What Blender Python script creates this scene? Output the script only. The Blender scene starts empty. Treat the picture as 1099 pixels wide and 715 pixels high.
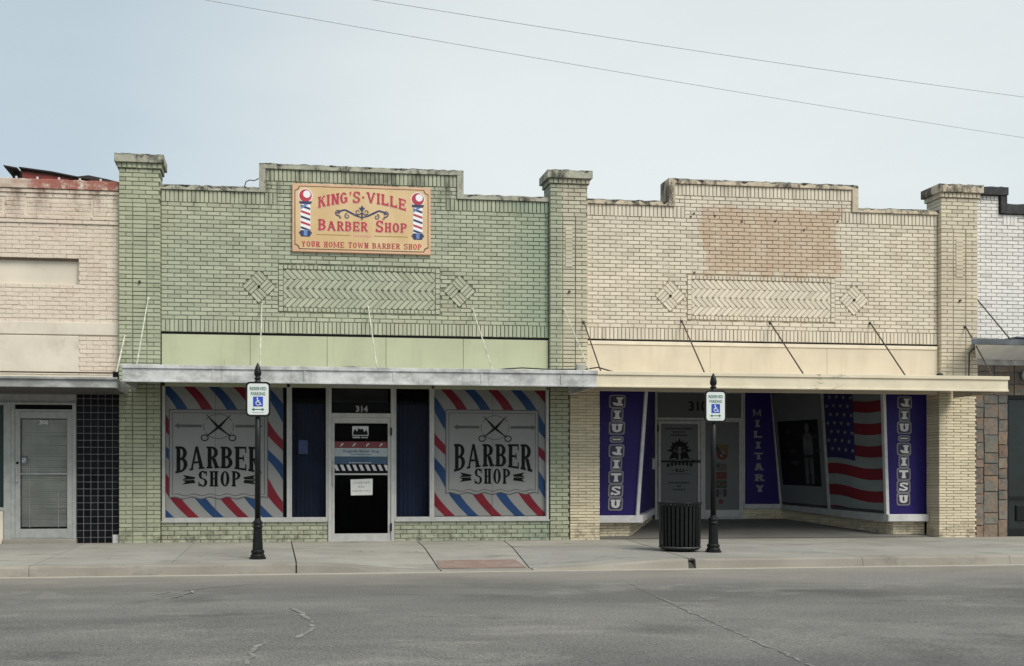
import bpy, math, random
from mathutils import Vector, Matrix
random.seed(7)
R = random.random
def U(a, b): return a + (b - a) * random.random()
scn = bpy.context.scene
COL = scn.collection
rad = math.radians

# ------------------------------------------------------------------ mesh builder
class MB:
    def __init__(s): s.v = []; s.f = []; s.m = []
    def add(s, pts, faces, m=0):
        b = len(s.v); s.v += [tuple(p) for p in pts]
        for f in faces: s.f.append(tuple(b + i for i in f)); s.m.append(m)
    def poly(s, pts, m=0): s.add(pts, [tuple(range(len(pts)))], m)
    def box(s, x0, x1, y0, y1, z0, z1, m=0):
        p = [(x0,y0,z0),(x1,y0,z0),(x1,y1,z0),(x0,y1,z0),(x0,y0,z1),(x1,y0,z1),(x1,y1,z1),(x0,y1,z1)]
        s.add(p, [(0,3,2,1),(4,5,6,7),(0,1,5,4),(1,2,6,5),(2,3,7,6),(3,0,4,7)], m)
    def bbox(s, x0, x1, y0, y1, z0, z1, b=.006, m=0):      # box with chamfered vertical/horizontal front edges
        P = lambda y, d: [(x0+d,y,z0+d),(x1-d,y,z0+d),(x1-d,y,z1-d),(x0+d,y,z1-d)]
        v = P(y0, b) + P(y0+b, 0) + P(y1, 0)
        f = [(0,1,2,3)]
        for a, c in ((0,4),(4,8)):
            for i in range(4):
                j = (i+1) % 4; f.append((a+i, c+i, c+j, a+j))
        f.append((11,10,9,8))
        s.add(v, f, m)
    def prism(s, pts, y0, y1, m=0):                         # outline in (x,z), extruded along y
        n = len(pts)
        v = [(x,y0,z) for x,z in pts] + [(x,y1,z) for x,z in pts]
        f = [tuple(range(n)), tuple(range(2*n-1, n-1, -1))]
        for i in range(n):
            j = (i+1) % n; f.append((i, n+i, n+j, j))
        s.add(v, f, m)
    def hexa(s, b, t, m=0):                                 # 4 bottom + 4 top points
        s.add(list(b)+list(t), [(0,3,2,1),(4,5,6,7),(0,1,5,4),(1,2,6,5),(2,3,7,6),(3,0,4,7)], m)
    def tube(s, pts, r, n=8, m=0, caps=True):
        pts = [Vector(p) for p in pts]; rings = []
        for i, p in enumerate(pts):
            d = (pts[min(i+1, len(pts)-1)] - pts[max(i-1, 0)]).normalized()
            a = d.cross(Vector((0,0,1)));
            if a.length < 1e-3: a = d.cross(Vector((1,0,0)))
            a.normalize(); c = d.cross(a)
            rings.append([p + (a*math.cos(2*math.pi*k/n) + c*math.sin(2*math.pi*k/n))*r for k in range(n)])
        b = []; f = []
        for q in rings: b += q
        for i in range(len(rings)-1):
            for k in range(n):
                l = (k+1) % n; f.append((i*n+k, i*n+l, (i+1)*n+l, (i+1)*n+k))
        if caps: f += [tuple(range(n-1,-1,-1)), tuple((len(rings)-1)*n + k for k in range(n))]
        s.add(b, f, m)
    def lathe(s, prof, n=24, c=(0,0), m=0, flute=0):        # profile [(r,z)]
        v = []; f = []
        for i, (r, z) in enumerate(prof):
            for k in range(n):
                rr = r * (1 - flute*(k % 2)); a = 2*math.pi*k/n
                v.append((c[0]+rr*math.cos(a), c[1]+rr*math.sin(a), z))
        for i in range(len(prof)-1):
            for k in range(n):
                l = (k+1) % n; f.append((i*n+k, i*n+l, (i+1)*n+l, (i+1)*n+k))
        f += [tuple(range(n-1,-1,-1)), tuple((len(prof)-1)*n+k for k in range(n))]
        s.add(v, f, m)
    def brick(s, x0, x1, z0, z1, yf, yb, m=0, jit=.0018, b=.004):
        d = [U(-jit, jit) for _ in range(5)]
        s.bbox(x0+d[0], x1+d[1], yf+d[4], yb, z0+d[2], z1+d[3], b, m)
    def build(s, name, mats, parent=None, local=False, smooth=False):
        me = bpy.data.meshes.new(name)
        me.from_pydata(s.v, [], s.f)
        if not isinstance(mats, (list, tuple)): mats = [mats]
        for q in mats: me.materials.append(q)
        me.polygons.foreach_set('material_index', s.m)
        if smooth: me.polygons.foreach_set('use_smooth', [True]*len(s.f))
        me.update()
        o = bpy.data.objects.new(name, me); COL.objects.link(o)
        if parent is not None:
            o.parent = parent
            if not local:
                w = Vector((0,0,0)); q = parent
                while q is not None: w += q.location; q = q.parent
                o.location = -w
        return o

def tag(o, label=None, cat=None, group=None, kind=None):
    if label: o['label'] = label
    if cat: o['category'] = cat
    if group: o['group'] = group
    if kind: o['kind'] = kind
    return o
def thing(name, loc, label, cat, group=None):
    o = bpy.data.objects.new(name, None); COL.objects.link(o); o.location = loc; o.empty_display_size = .2
    return tag(o, label, cat, group)

# ------------------------------------------------------------------ materials
class T:
    def __init__(s, name):
        s.mat = bpy.data.materials.new(name); s.mat.use_nodes = True
        s.t = s.mat.node_tree; s.n = s.t.nodes; s.n.clear()
        s.out = s.n.new('ShaderNodeOutputMaterial'); s.b = s.n.new('ShaderNodeBsdfPrincipled')
        s.t.links.new(s.b.outputs[0], s.out.inputs[0])
        s.g = s.n.new('ShaderNodeNewGeometry')
    def L(s, a, b): s.t.links.new(a, b)
    def put(s, sock, v):
        if isinstance(v, bpy.types.NodeSocket): s.L(v, sock)
        elif v is not None:
            if isinstance(v, (tuple, list)) and len(v) == 3 and sock.type == 'RGBA': v = tuple(v) + (1,)
            sock.default_value = v
    def m(s, op, a, b=None, c=None, clamp=False):
        n = s.n.new('ShaderNodeMath'); n.operation = op; n.use_clamp = clamp
        for i, x in enumerate((a, b, c)):
            if x is not None: s.put(n.inputs[i], x)
        return n.outputs[0]
    def mix(s, f, a, b, mode='MIX'):
        n = s.n.new('ShaderNodeMix'); n.data_type = 'RGBA'; n.blend_type = mode
        s.put(n.inputs[0], f); s.put(n.inputs[6], a); s.put(n.inputs[7], b)
        return n.outputs[2]
    def pos(s, scale=(1,1,1)):
        n = s.n.new('ShaderNodeVectorMath'); n.operation = 'MULTIPLY'
        s.L(s.g.outputs['Position'], n.inputs[0]); n.inputs[1].default_value = scale
        return n.outputs[0]
    def noise(s, scale, detail=3, vec=None, rough=.55, dist=0):
        n = s.n.new('ShaderNodeTexNoise'); n.inputs['Scale'].default_value = scale
        n.inputs['Detail'].default_value = detail; n.inputs['Roughness'].default_value = rough; n.inputs['Distortion'].default_value = dist
        s.L(vec if vec is not None else s.g.outputs['Position'], n.inputs['Vector'])
        return n.outputs[0]
    def mr(s, v, a, b, c=0., d=1., smooth=True):
        n = s.n.new('ShaderNodeMapRange'); n.interpolation_type = 'SMOOTHSTEP' if smooth else 'LINEAR'; n.clamp = True
        s.put(n.inputs[0], v)
        for i, x in enumerate((a, b, c, d)): n.inputs[i+1].default_value = x
        return n.outputs[0]
    def xyz(s):
        n = s.n.new('ShaderNodeSeparateXYZ'); s.L(s.g.outputs['Position'], n.inputs[0]); return n.outputs
    def isl(s): return s.g.outputs['Random Per Island']
    def bump(s, h, strength=.3, dist=.01):
        n = s.n.new('ShaderNodeBump'); n.inputs['Strength'].default_value = strength; n.inputs['Distance'].default_value = dist
        s.L(h, n.inputs['Height']); s.L(n.outputs[0], s.b.inputs['Normal'])
    def fin(s, col, rough=.7, metal=0., spec=.5):
        s.put(s.b.inputs['Base Color'], col); s.put(s.b.inputs['Roughness'], rough)
        s.b.inputs['Metallic'].default_value = metal; s.b.inputs['Specular IOR Level'].default_value = spec
        return s.mat

def sc(c, k): return tuple(x*k for x in c)
def plain(name, col, rough=.6, metal=0., var=.12, scale=4, bump=0., spec=.5, dirt=None, dirtamt=.5):
    t = T(name)
    n = t.noise(scale, 4)
    c = t.mix(t.mr(n, .3, .7), sc(col, 1-var), sc(col, 1+var))
    if dirt is not None:
        d = t.mr(t.noise(scale*.7, 6, rough=.7), .52, .70, 0, dirtamt)
        c = t.mix(d, c, dirt)
    if bump: t.bump(t.noise(scale*14, 4), bump, .004)
    return t.fin(c, rough, metal, spec)

def brickmat(name, col, col2, var=.13, stain=None, stain_amt=.35, mild=None, mildz=(5.7, 6.6), patch=None, under=None, rough=.75, split=None, base_dirt=True, mint=None, oddamt=.38, bumpk=.35):
    t = T(name); x, y, z = t.xyz()
    c = t.mix(t.mr(t.noise(.45, 2), .38, .62), col, col2)
    if split:   # paint edge on a shared pier: (x, colour to the right of it)
        e = t.m('ADD', x, t.m('MULTIPLY', t.m('SUBTRACT', t.noise(9, 2), .5), .05))
        c = t.mix(t.mr(e, split[0]-.02, split[0]+.02), c, split[1])
    i = t.isl()
    c = t.mix(1., c, t.mix(i, (1-var,)*3, (1+var*.6,)*3), 'MULTIPLY')
    odd = t.mr(t.m('FRACT', t.m('MULTIPLY', i, 37.7)), .93, .97, 0, oddamt)          # the odd darker, barer brick
    c = t.mix(odd, c, t.mix(1., c, (.62,.60,.56), 'MULTIPLY'))
    chip = t.mr(t.noise(30, 5, rough=.8), .66, .71, 0, .6)                        # small chips in the paint
    c = t.mix(chip, c, t.mix(1., c, (.55,.50,.45), 'MULTIPLY'))
    if stain is not None:
        c = t.mix(t.mr(t.noise(1.1, 6, t.pos((1,1,.45)), .68), .5, .72, 0, stain_amt), c, stain)
    if patch is not None:       # (x0,x1,z0,z1,colour,amount)
        nn = t.m('MULTIPLY', t.m('SUBTRACT', t.noise(2.3, 4), .5), .55)
        xx = t.m('ADD', x, nn); zz = t.m('ADD', z, nn)
        f = t.m('MULTIPLY', t.mr(xx, patch[0]-.04, patch[0]+.04), t.mr(xx, patch[1]+.1, patch[1]-.1))
        f = t.m('MULTIPLY', f, t.m('MULTIPLY', t.mr(zz, patch[2]-.1, patch[2]+.1), t.mr(zz, patch[3]+.05, patch[3]-.05)))
        f = t.m('MULTIPLY', f, t.mr(t.noise(3.5, 5, t.pos((1,1,.5)), .7), .25, .6, .45, 1.))
        c = t.mix(t.m('MULTIPLY', f, patch[5]), c, patch[4])
    if mild is not None:        # black mildew running down from the parapet
        f = t.m('MULTIPLY', t.mr(z, mildz[0], mildz[1]), t.mr(t.noise(2.6, 6, t.pos((1,1,.22)), .7), .46, .68, 0, .85))
        c = t.mix(f, c, mild)
    if mint is not None:        # greener, damper paint towards one end: (x0, x1, colour, amount)
        xx = t.m('ADD', x, t.m('MULTIPLY', t.m('SUBTRACT', t.noise(1.3, 4), .5), 1.2))
        c = t.mix(t.m('MULTIPLY', t.mr(xx, mint[0], mint[1]), mint[3]), c, mint[2])
    if under is not None:       # flaked paint showing the clay
        f = t.mr(t.noise(11, 6, rough=.75), .58, .64)
        f = t.m('MULTIPLY', f, t.m('MAXIMUM', t.mr(t.noise(.8, 3), .48, .66, 0, .7), t.mr(z, 5.35, 5.65, 0, .75)))
        c = t.mix(f, c, under)
    if base_dirt:
        c = t.mix(t.m('MULTIPLY', t.mr(z, .45, .0), t.mr(t.noise(7, 5, rough=.7), .42, .65, 0, .6)), c, (.06,.055,.045))
    t.bump(t.m('ADD', t.noise(60, 4), t.m('MULTIPLY', t.noise(14, 4), 3. if bumpk > .5 else .5)), bumpk, .004)
    return t.fin(c, rough, 0, .3)

GREEN, GREEN2 = (.425,.435,.315), (.39,.415,.31)
CREAM, CREAM2 = (.685,.615,.495), (.645,.585,.48)
PINK, PINK2 = (.69,.61,.50), (.66,.56,.465)
M = {}
M['green_brick'] = brickmat('green_painted_brick', GREEN, GREEN2, stain=(.31,.33,.235), stain_amt=.25, mild=(.05,.05,.04), mildz=(5.55,6.35), mint=(3.9,5.1,(.26,.33,.245),.75))
M['green_pier'] = brickmat('green_painted_pier_brick', (.405,.42,.295), (.37,.40,.285), stain=(.30,.31,.24), stain_amt=.25, mild=(.06,.06,.05), mildz=(6.0,6.8))
M['mid_pier'] = brickmat('two_tone_pier_brick', (.375,.39,.285), (.36,.38,.285), split=(5.24, (.50,.465,.355)), stain=(.38,.36,.28), mild=(.08,.08,.06), mildz=(6.0,6.8))
def mortarmat(name, dark, paint):
    t = T(name)
    c = t.mix(t.mr(t.noise(4.5, 6, rough=.75), .42, .66), dark, paint)
    return t.fin(c, .9, 0, .2)
M['green_mortar'] = mortarmat('green_mortar', (.135,.142,.10), (.29,.30,.22))
M['cream_brick'] = brickmat('cream_painted_brick', CREAM, CREAM2, var=.1, stain=(.47,.36,.22), stain_amt=.3, mild=(.12,.10,.07), mildz=(6.2,6.9), patch=(7.95,10.65,4.9,6.15,(.47,.325,.21),.68))
M['cream_pier'] = brickmat('cream_pier_brick', (.63,.565,.43), (.59,.525,.41), var=.1, stain=(.44,.36,.24), mild=(.1,.09,.07), mildz=(6.2,6.9))
M['cream_roman'] = brickmat('cream_roman_brick', (.66,.585,.42), (.63,.55,.40), var=.12, stain=(.5,.4,.25), stain_amt=.25)
M['cream_mortar'] = mortarmat('cream_mortar', (.30,.245,.175), (.54,.47,.36))
M['pink_brick'] = brickmat('flaking_pink_brick', PINK, PINK2, var=.03, stain=(.52,.37,.29), stain_amt=.5, mild=(.24,.17,.13), mildz=(5.3,6.1), under=(.33,.21,.15), oddamt=.12, bumpk=1.)
M['pink_mortar'] = mortarmat('pink_mortar', (.58,.50,.41), (.70,.62,.51))
M['pink_stucco'] = plain('pale_stucco', (.64,.58,.48), .85, var=.07, scale=2, bump=.3, dirt=(.42,.33,.27), dirtamt=.45)
t = T('worn_red_coping'); x, y, z = t.xyz()
c = t.mix(t.mr(t.noise(7, 5), .3, .7), (.46,.37,.30), (.62,.54,.45))
f = t.m('MULTIPLY', t.mr(t.noise(4.2, 6, rough=.72), .36, .52), t.mr(t.m('ADD', x, t.m('MULTIPLY', t.noise(2, 3), .8)), -4.0, -3.5, .12, 1.))
c = t.mix(f, c, t.mix(t.noise(9, 4), (.24,.07,.055), (.42,.19,.15)))
t.bump(t.noise(30, 6), .5, .01); M['red_cap'] = t.fin(c, .85, 0, .2)
M['white_brick'] = brickmat('white_painted_brick', (.74,.72,.68), (.70,.68,.64), var=.07, stain=(.55,.5,.44), stain_amt=.2)
M['white_mortar'] = mortarmat('white_mortar', (.40,.385,.37), (.62,.60,.58))
M['black_cap'] = plain('black_tarred_coping', (.03,.03,.033), .8, var=.4, scale=9, bump=.5)

def capmat(name, col):
    t = T(name); x, y, z = t.xyz()
    c = t.mix(t.mr(t.noise(5, 4), .3, .7), sc(col,.85), sc(col,1.1))
    f = t.mr(t.noise(3.2, 7, t.pos((1,1,.45)), .75), .47, .62, 0, .85)
    c = t.mix(f, c, (.028,.027,.024))
    t.bump(t.noise(25, 6, rough=.7), .6, .015)
    return t.fin(c, .9, 0, .2)
t = T('black_mildew_ridge'); n_ = t.mr(t.noise(6, 6, rough=.75), .40, .60)
t.bump(t.noise(30, 5), .6, .01); M['mildew'] = t.fin(t.mix(n_, (.33,.32,.27), (.028,.027,.025)), .95, 0, .1)
M['green_cap'] = capmat('mildewed_green_coping', (.40,.40,.32))
M['cream_cap'] = capmat('mildewed_cream_coping', (.58,.50,.38))
def bandmat(name, col, dirt):
    t = T(name)
    c = t.mix(t.mr(t.noise(1.2, 4), .3, .7), sc(col,.93), sc(col,1.05))
    c = t.mix(t.mr(t.noise(3.2, 6, t.pos((1,1,.10)), .7), .5, .72, 0, .55), c, dirt)
    c = t.mix(t.mr(t.noise(7, 6, t.pos((1,1,.07)), .75), .66, .74, 0, .5), c, (.27,.17,.09))
    c = t.mix(t.mr(t.noise(13, 6, rough=.75), .62, .72, 0, .3), c, sc(dirt,.7))
    t.bump(t.noise(3, 4), .15, .02)
    return t.fin(c, .6, 0, .3)
M['green_panel'] = bandmat('green_sign_band_paint', (.445,.465,.315), (.35,.37,.25))
M['cream_panel'] = bandmat('cream_sign_band_paint', (.64,.56,.43), (.52,.43,.31))
M['cream_trim'] = plain('cream_trim', (.74,.66,.52), .6, var=.06)

def flaking(name, col, under, th=.6):
    t = T(name)
    c = t.mix(t.mr(t.noise(3, 4), .3, .7), sc(col,.93), sc(col,1.05))
    f = t.m('MULTIPLY', t.mr(t.noise(9, 7, t.pos((.6,1,1.5)), .75), th, th+.04), t.mr(t.noise(.5, 2), .42, .58))
    c = t.mix(f, c, under)
    t.bump(t.noise(20, 5), .2, .006)
    return t.fin(c, .65, 0, .3)
M['cream_fascia'] = flaking('flaking_cream_fascia', (.68,.61,.46), (.36,.31,.24), .55)
def galv(name, col):
    t = T(name)
    c = t.mix(t.mr(t.noise(2.2, 6, t.pos((1,1,1.6)), .72), .36, .66), sc(col,.62), sc(col,1.18))
    c = t.mix(t.mr(t.noise(1.6, 6, t.pos((1,1,.4)), .7), .56, .68, 0, .45), c, sc(col,.5))
    t.bump(t.noise(2.5, 3), .25, .03)
    c = t.mix(t.mr(t.noise(14, 6, rough=.7), .58, .72, 0, .5), c, sc(col,.45))
    c = t.mix(t.mr(t.noise(5, 5, t.pos((2.5,1,.12)), .7), .55, .72, 0, .35), c, (.16,.13,.10))
    return t.fin(c, .55, 0., .35)
M['galv'] = galv('weathered_galvanised_fascia', (.50,.505,.50))
M['grey_canopy'] = galv('grey_painted_fascia', (.36,.365,.355))
M['slate_canopy'] = galv('slate_grey_canopy_paint', (.16,.18,.20))
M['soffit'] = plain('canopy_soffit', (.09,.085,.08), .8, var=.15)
M['pale_soffit'] = plain('pale_grey_soffit', (.78,.78,.79), .7, var=.08)
M['alu'] = plain('brushed_aluminium_frame', (.46,.455,.435), .5, 0., var=.08, scale=8, spec=.35)
M['alu_dull'] = plain('grey_painted_frame', (.33,.34,.325), .5, var=.1, scale=8)
M['sill_white'] = plain('white_sill_board', (.56,.55,.55), .6, var=.1, scale=5, dirt=(.35,.33,.3))
M['dark_metal'] = plain('black_painted_iron', (.008,.009,.0095), .42, var=.25, scale=20, bump=.1, spec=.25)
M['rod_white'] = plain('pale_painted_rod', (.47,.48,.38), .7, var=.3, scale=9)
M['rod_dark'] = plain('rusted_dark_rod', (.045,.035,.03), .7, var=.4, scale=12)
M['black'] = plain('matt_black', (.007,.007,.008), .8, spec=.1)
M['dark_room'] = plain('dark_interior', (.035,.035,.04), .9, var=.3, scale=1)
M['roof_tar'] = plain('flat_roof_felt', (.08,.08,.08), .95)
M['side_wall'] = plain('party_wall', (.30,.24,.19), .9, var=.15, scale=3, bump=.3)
M['film_white'] = plain('perforated_film_white', (.40,.382,.37), .6, var=.05, scale=1.5, spec=.15)
M['film_red'] = plain('perforated_film_red', (.27,.026,.042), .6, var=.1, scale=2, spec=.15)
M['film_blue'] = plain('perforated_film_blue', (.036,.083,.215), .6, var=.1, scale=2, spec=.15)
M['film_black'] = plain('perforated_film_black', (.006,.006,.0065), .6, spec=.15)
M['film_line'] = plain('perforated_film_line', (.12,.11,.11), .55)
M['banner'] = plain('violet_window_vinyl', (.020,.012,.108), .5, spec=.2, var=.1, scale=1.2)
M['banner_dark'] = plain('letter_surround', (.03,.022,.06), .5)
M['banner_grey'] = plain('letter_outline', (.19,.185,.195), .5)
M['letter_white'] = plain('letter_white', (.60,.59,.58), .5, var=.05)
M['letter_grey'] = plain('letter_grey', (.19,.19,.21), .5, var=.05)
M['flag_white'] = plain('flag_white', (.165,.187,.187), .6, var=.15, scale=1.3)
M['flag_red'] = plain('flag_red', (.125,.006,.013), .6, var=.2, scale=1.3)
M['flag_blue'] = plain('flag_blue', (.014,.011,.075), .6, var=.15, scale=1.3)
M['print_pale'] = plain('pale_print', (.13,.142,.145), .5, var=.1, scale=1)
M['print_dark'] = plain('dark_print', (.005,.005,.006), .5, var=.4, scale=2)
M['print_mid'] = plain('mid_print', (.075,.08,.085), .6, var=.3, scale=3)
M['door_film'] = plain('grey_door_film', (.11,.12,.12), .5, var=.05, scale=1)
M['curtain'] = plain('blue_curtain', (.006,.013,.042), .85, var=.3, scale=2)
M['paper'] = plain('white_paper', (.72,.72,.68), .8, var=.04)
M['pen'] = plain('pen_marks', (.2,.2,.2), .8)
M['door_red'] = plain('decal_red', (.16,.025,.03), .5)
M['door_pale'] = plain('decal_pale_blue', (.36,.42,.42), .5)
M['door_navy'] = plain('decal_navy', (.03,.075,.13), .5)
M['decal_white'] = plain('decal_white', (.55,.55,.56), .5)
M['tile'] = T('black_glazed_tile'); _t = M['tile']
M['tile'] = _t.fin(_t.mix(_t.isl(), (.003,.003,.005), (.010,.010,.013)), .3, 0, .12)
M['grout'] = plain('grey_grout', (.20,.20,.205), .9, var=.15, scale=10)
t = T('slate_stone'); r_ = t.n.new('ShaderNodeValToRGB'); t.L(t.isl(), r_.inputs[0])
els = r_.color_ramp.elements; els[0].color = (.12,.118,.106,1); els[1].color = (.24,.19,.15,1)
for p_, c_ in ((.25,(.15,.155,.135,1)),(.45,(.21,.19,.155,1)),(.6,(.25,.165,.11,1)),(.72,(.15,.105,.09,1)),(.85,(.15,.16,.155,1))):
    e = els.new(p_); e.color = c_
c = t.mix(t.mr(t.noise(9, 6, rough=.75), .36, .66, 0, .55), r_.outputs[0], (.07,.06,.052))
c = t.mix(t.mr(t.noise(5, 6, rough=.75), .46, .62, 0, .7), c, (.25,.15,.09))
t.bump(t.noise(14, 6), .6, .02); M['slate'] = t.fin(c, .75, 0, .35)
M['slate_mortar'] = plain('stone_mortar', (.17,.16,.145), .95)
M['blind'] = plain('window_blind_slats', (.52,.52,.48), .6, var=.1, scale=3)
M['red_metal'] = plain('red_sheet_metal', (.22,.035,.025), .6, var=.2, scale=2, dirt=(.08,.03,.025), dirtamt=.6)
M['rust_dark'] = plain('dark_rusty_sheet', (.03,.022,.02), .8)
M['sign_white'] = plain('reflective_white', (.64,.68,.66), .45, var=.03)
M['sign_green'] = plain('sign_green', (.02,.13,.075), .5)
M['sign_blue'] = plain('sign_blue', (.012,.06,.42), .5)
t = T('sign_tan'); x, y, z = t.xyz()
c = t.mix(t.mr(t.noise(1.4, 3), .35, .65), (.60,.42,.21), (.68,.50,.28))
c = t.mix(t.mr(t.noise(30, 4), .5, .75, 0, .2), c, (.45,.28,.13)); M['sign_tan'] = t.fin(c, .5, 0, .4)
M['sign_edge'] = plain('sign_pink_border', (.64,.40,.25), .5, var=.08)
M['sign_line'] = plain('sign_brown_line', (.10,.045,.03), .5)
M['sign_gold'] = plain('sign_gold_line', (.36,.22,.06), .5)
M['sign_red'] = plain('sign_red_letter', (.42,.03,.055), .5)
M['sign_pink'] = plain('sign_pink_shadow', (.70,.33,.28), .5)
M['sign_navy'] = plain('sign_navy', (.022,.03,.10), .5)
M['sign_paleblue'] = plain('sign_light_blue', (.12,.22,.45), .5)
M['sign_brightwhite'] = plain('sign_white_paint', (.80,.80,.80), .5, var=.02)
M['cable'] = plain('black_cable', (.03,.03,.03), .7)
M['wire'] = plain('aluminium_line_wire', (.42,.45,.47), .6)
M['plastic_grey'] = plain('grey_box', (.35,.34,.31), .6)
M['lamp_glass'] = plain('frosted_globe', (.55,.55,.52), .4)
M['concrete_dark'] = plain('joint_dirt', (.05,.045,.038), .95)

def glassmat(name, tint=(.86,.88,.88), refl=.6, ior=1.16):
    t = T(name); t.n.remove(t.b)
    tr = t.n.new('ShaderNodeBsdfTransparent'); tr.inputs[0].default_value = tint + (1,)
    gl = t.n.new('ShaderNodeBsdfGlossy'); gl.inputs['Roughness'].default_value = .02; gl.inputs[0].default_value = (refl,)*3 + (1,)
    fr = t.n.new('ShaderNodeFresnel'); fr.inputs[0].default_value = ior
    mx = t.n.new('ShaderNodeMixShader'); t.L(fr.outputs[0], mx.inputs[0]); t.L(tr.outputs[0], mx.inputs[1]); t.L(gl.outputs[0], mx.inputs[2])
    bp = t.n.new('ShaderNodeBump'); bp.inputs['Strength'].default_value = .04; bp.inputs['Distance'].default_value = .05
    t.L(t.noise(1.2, 1), bp.inputs['Height']); t.L(bp.outputs[0], gl.inputs['Normal'])
    t.L(mx.outputs[0], t.out.inputs[0]); return t.mat
M['glass'] = glassmat('shop_glass')

# ground materials
def kerb_y(X): return -4.45 + .022*(X+3.3)
def roadmat():
    t = T('worn_asphalt'); x, y, z = t.xyz()
    big = t.noise(.28, 5, t.pos((.55,1.6,1)), .6)
    c = t.mix(t.mr(big, .34, .68), (.116,.115,.110), (.182,.176,.165))
    c = t.mix(t.mr(t.noise(1.0, 7, t.pos((.6,1.3,1)), .74, .6), .50, .68, 0, .7), c, (.235,.225,.205))
    c = t.mix(t.mr(t.noise(.7, 6, t.pos((.6,1.2,1)), .68, .8), .52, .70, 0, .7), c, (.078,.077,.074))
    ag = t.noise(62, 4, t.pos((1,.6,1)), rough=.85)
    c = t.mix(t.mr(ag, .35, .68), t.mix(1., c, (.64,.64,.64), 'MULTIPLY'), t.mix(1., c, (1.38,1.37,1.35), 'MULTIPLY'))
    vor = t.n.new('ShaderNodeTexVoronoi'); vor.inputs['Scale'].default_value = 26; t.L(t.g.outputs['Position'], vor.inputs['Vector'])
    c = t.mix(t.mr(vor.outputs['Distance'], .2, .04, 0, .35), c, (.28,.27,.25))
    k = t.m('ADD', t.m('MULTIPLY', t.m('ADD', x, 3.3), .022), -4.45)          # kerb line
    d = t.m('ADD', t.m('SUBTRACT', k, y), t.m('MULTIPLY', t.m('SUBTRACT', t.noise(.9, 5, t.pos((.5,1,1)), .7), .5), 1.6))
    c = t.mix(t.mr(d, 2.3, -.2, 0, .6), c, (.29,.265,.225))                   # washed-down sand along the gutter
    d2 = t.m('ADD', t.m('SUBTRACT', k, y), t.m('MULTIPLY', t.m('SUBTRACT', t.noise(5, 4), .5), .16))
    c = t.mix(t.mr(d2, .22, .08, 0, .9), c, (.42,.39,.33))
    t.bump(t.m('ADD', ag, t.m('MULTIPLY', t.noise(40, 3), .6)), .6, .006)
    return t.fin(c, .9, 0, .25)
M['road'] = roadmat()
def concmat(name, a, b, dirt=.5):
    t = T(name); x, y, z = t.xyz()
    c = t.mix(t.mr(t.noise(.7, 5, rough=.6), .35, .68), a, b)
    c = t.mix(t.isl(), t.mix(1., c, (.90,.90,.91), 'MULTIPLY'), t.mix(1., c, (1.07,1.06,1.03), 'MULTIPLY'))
    c = t.mix(t.mr(t.noise(1.6, 7, t.pos((.6,1.4,1)), .72), .52, .70, 0, dirt), c, sc(a, .5))
    c = t.mix(t.mr(t.noise(55, 3), .55, .75, 0, .25), c, sc(a, .6))
    vo = t.n.new('ShaderNodeTexVoronoi'); vo.inputs['Scale'].default_value = 2.1; t.L(t.pos((1,1,0)), vo.inputs['Vector'])
    c = t.mix(t.mr(vo.outputs['Distance'], .075, .05, 0, .55), c, (.06,.057,.05))    # trodden gum
    c = t.mix(t.mr(t.noise(.9, 6, t.pos((.35,1.6,1)), .7), .58, .7, 0, .4), c, (.13,.12,.10))
    t.bump(t.noise(90, 4), .35, .004)
    return t.fin(c, .88, 0, .25)
M['walk'] = concmat('worn_sidewalk_concrete', (.275,.265,.236), (.335,.325,.293), .75)
M['kerb'] = concmat('kerb_concrete', (.235,.217,.185), (.30,.282,.245), .8)
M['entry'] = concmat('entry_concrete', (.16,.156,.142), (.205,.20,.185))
M['crack'] = plain('crack_sealant', (.195,.188,.173), .9, var=.3, scale=9)
M['soil'] = plain('bare_ground', (.17,.15,.12), .95, var=.2, scale=.5)
t = T('red_tactile_pavers')
br = t.n.new('ShaderNodeTexBrick'); mp = t.pos((1,1,1)); t.L(mp, br.inputs['Vector'])
br.inputs['Scale'].default_value = 6.5; br.inputs['Color1'].default_value = (.28,.175,.145,1); br.inputs['Color2'].default_value = (.34,.24,.205,1); br.inputs['Mortar'].default_value = (.16,.12,.10,1)
br.inputs['Mortar Size'].default_value = .045
c = t.mix(t.mr(t.noise(6, 5), .4, .7, 0, .6), br.outputs['Color'], (.30,.26,.22)); t.bump(t.noise(80, 3), .4, .005); M['tactile'] = t.fin(c, .9, 0, .2)

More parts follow.
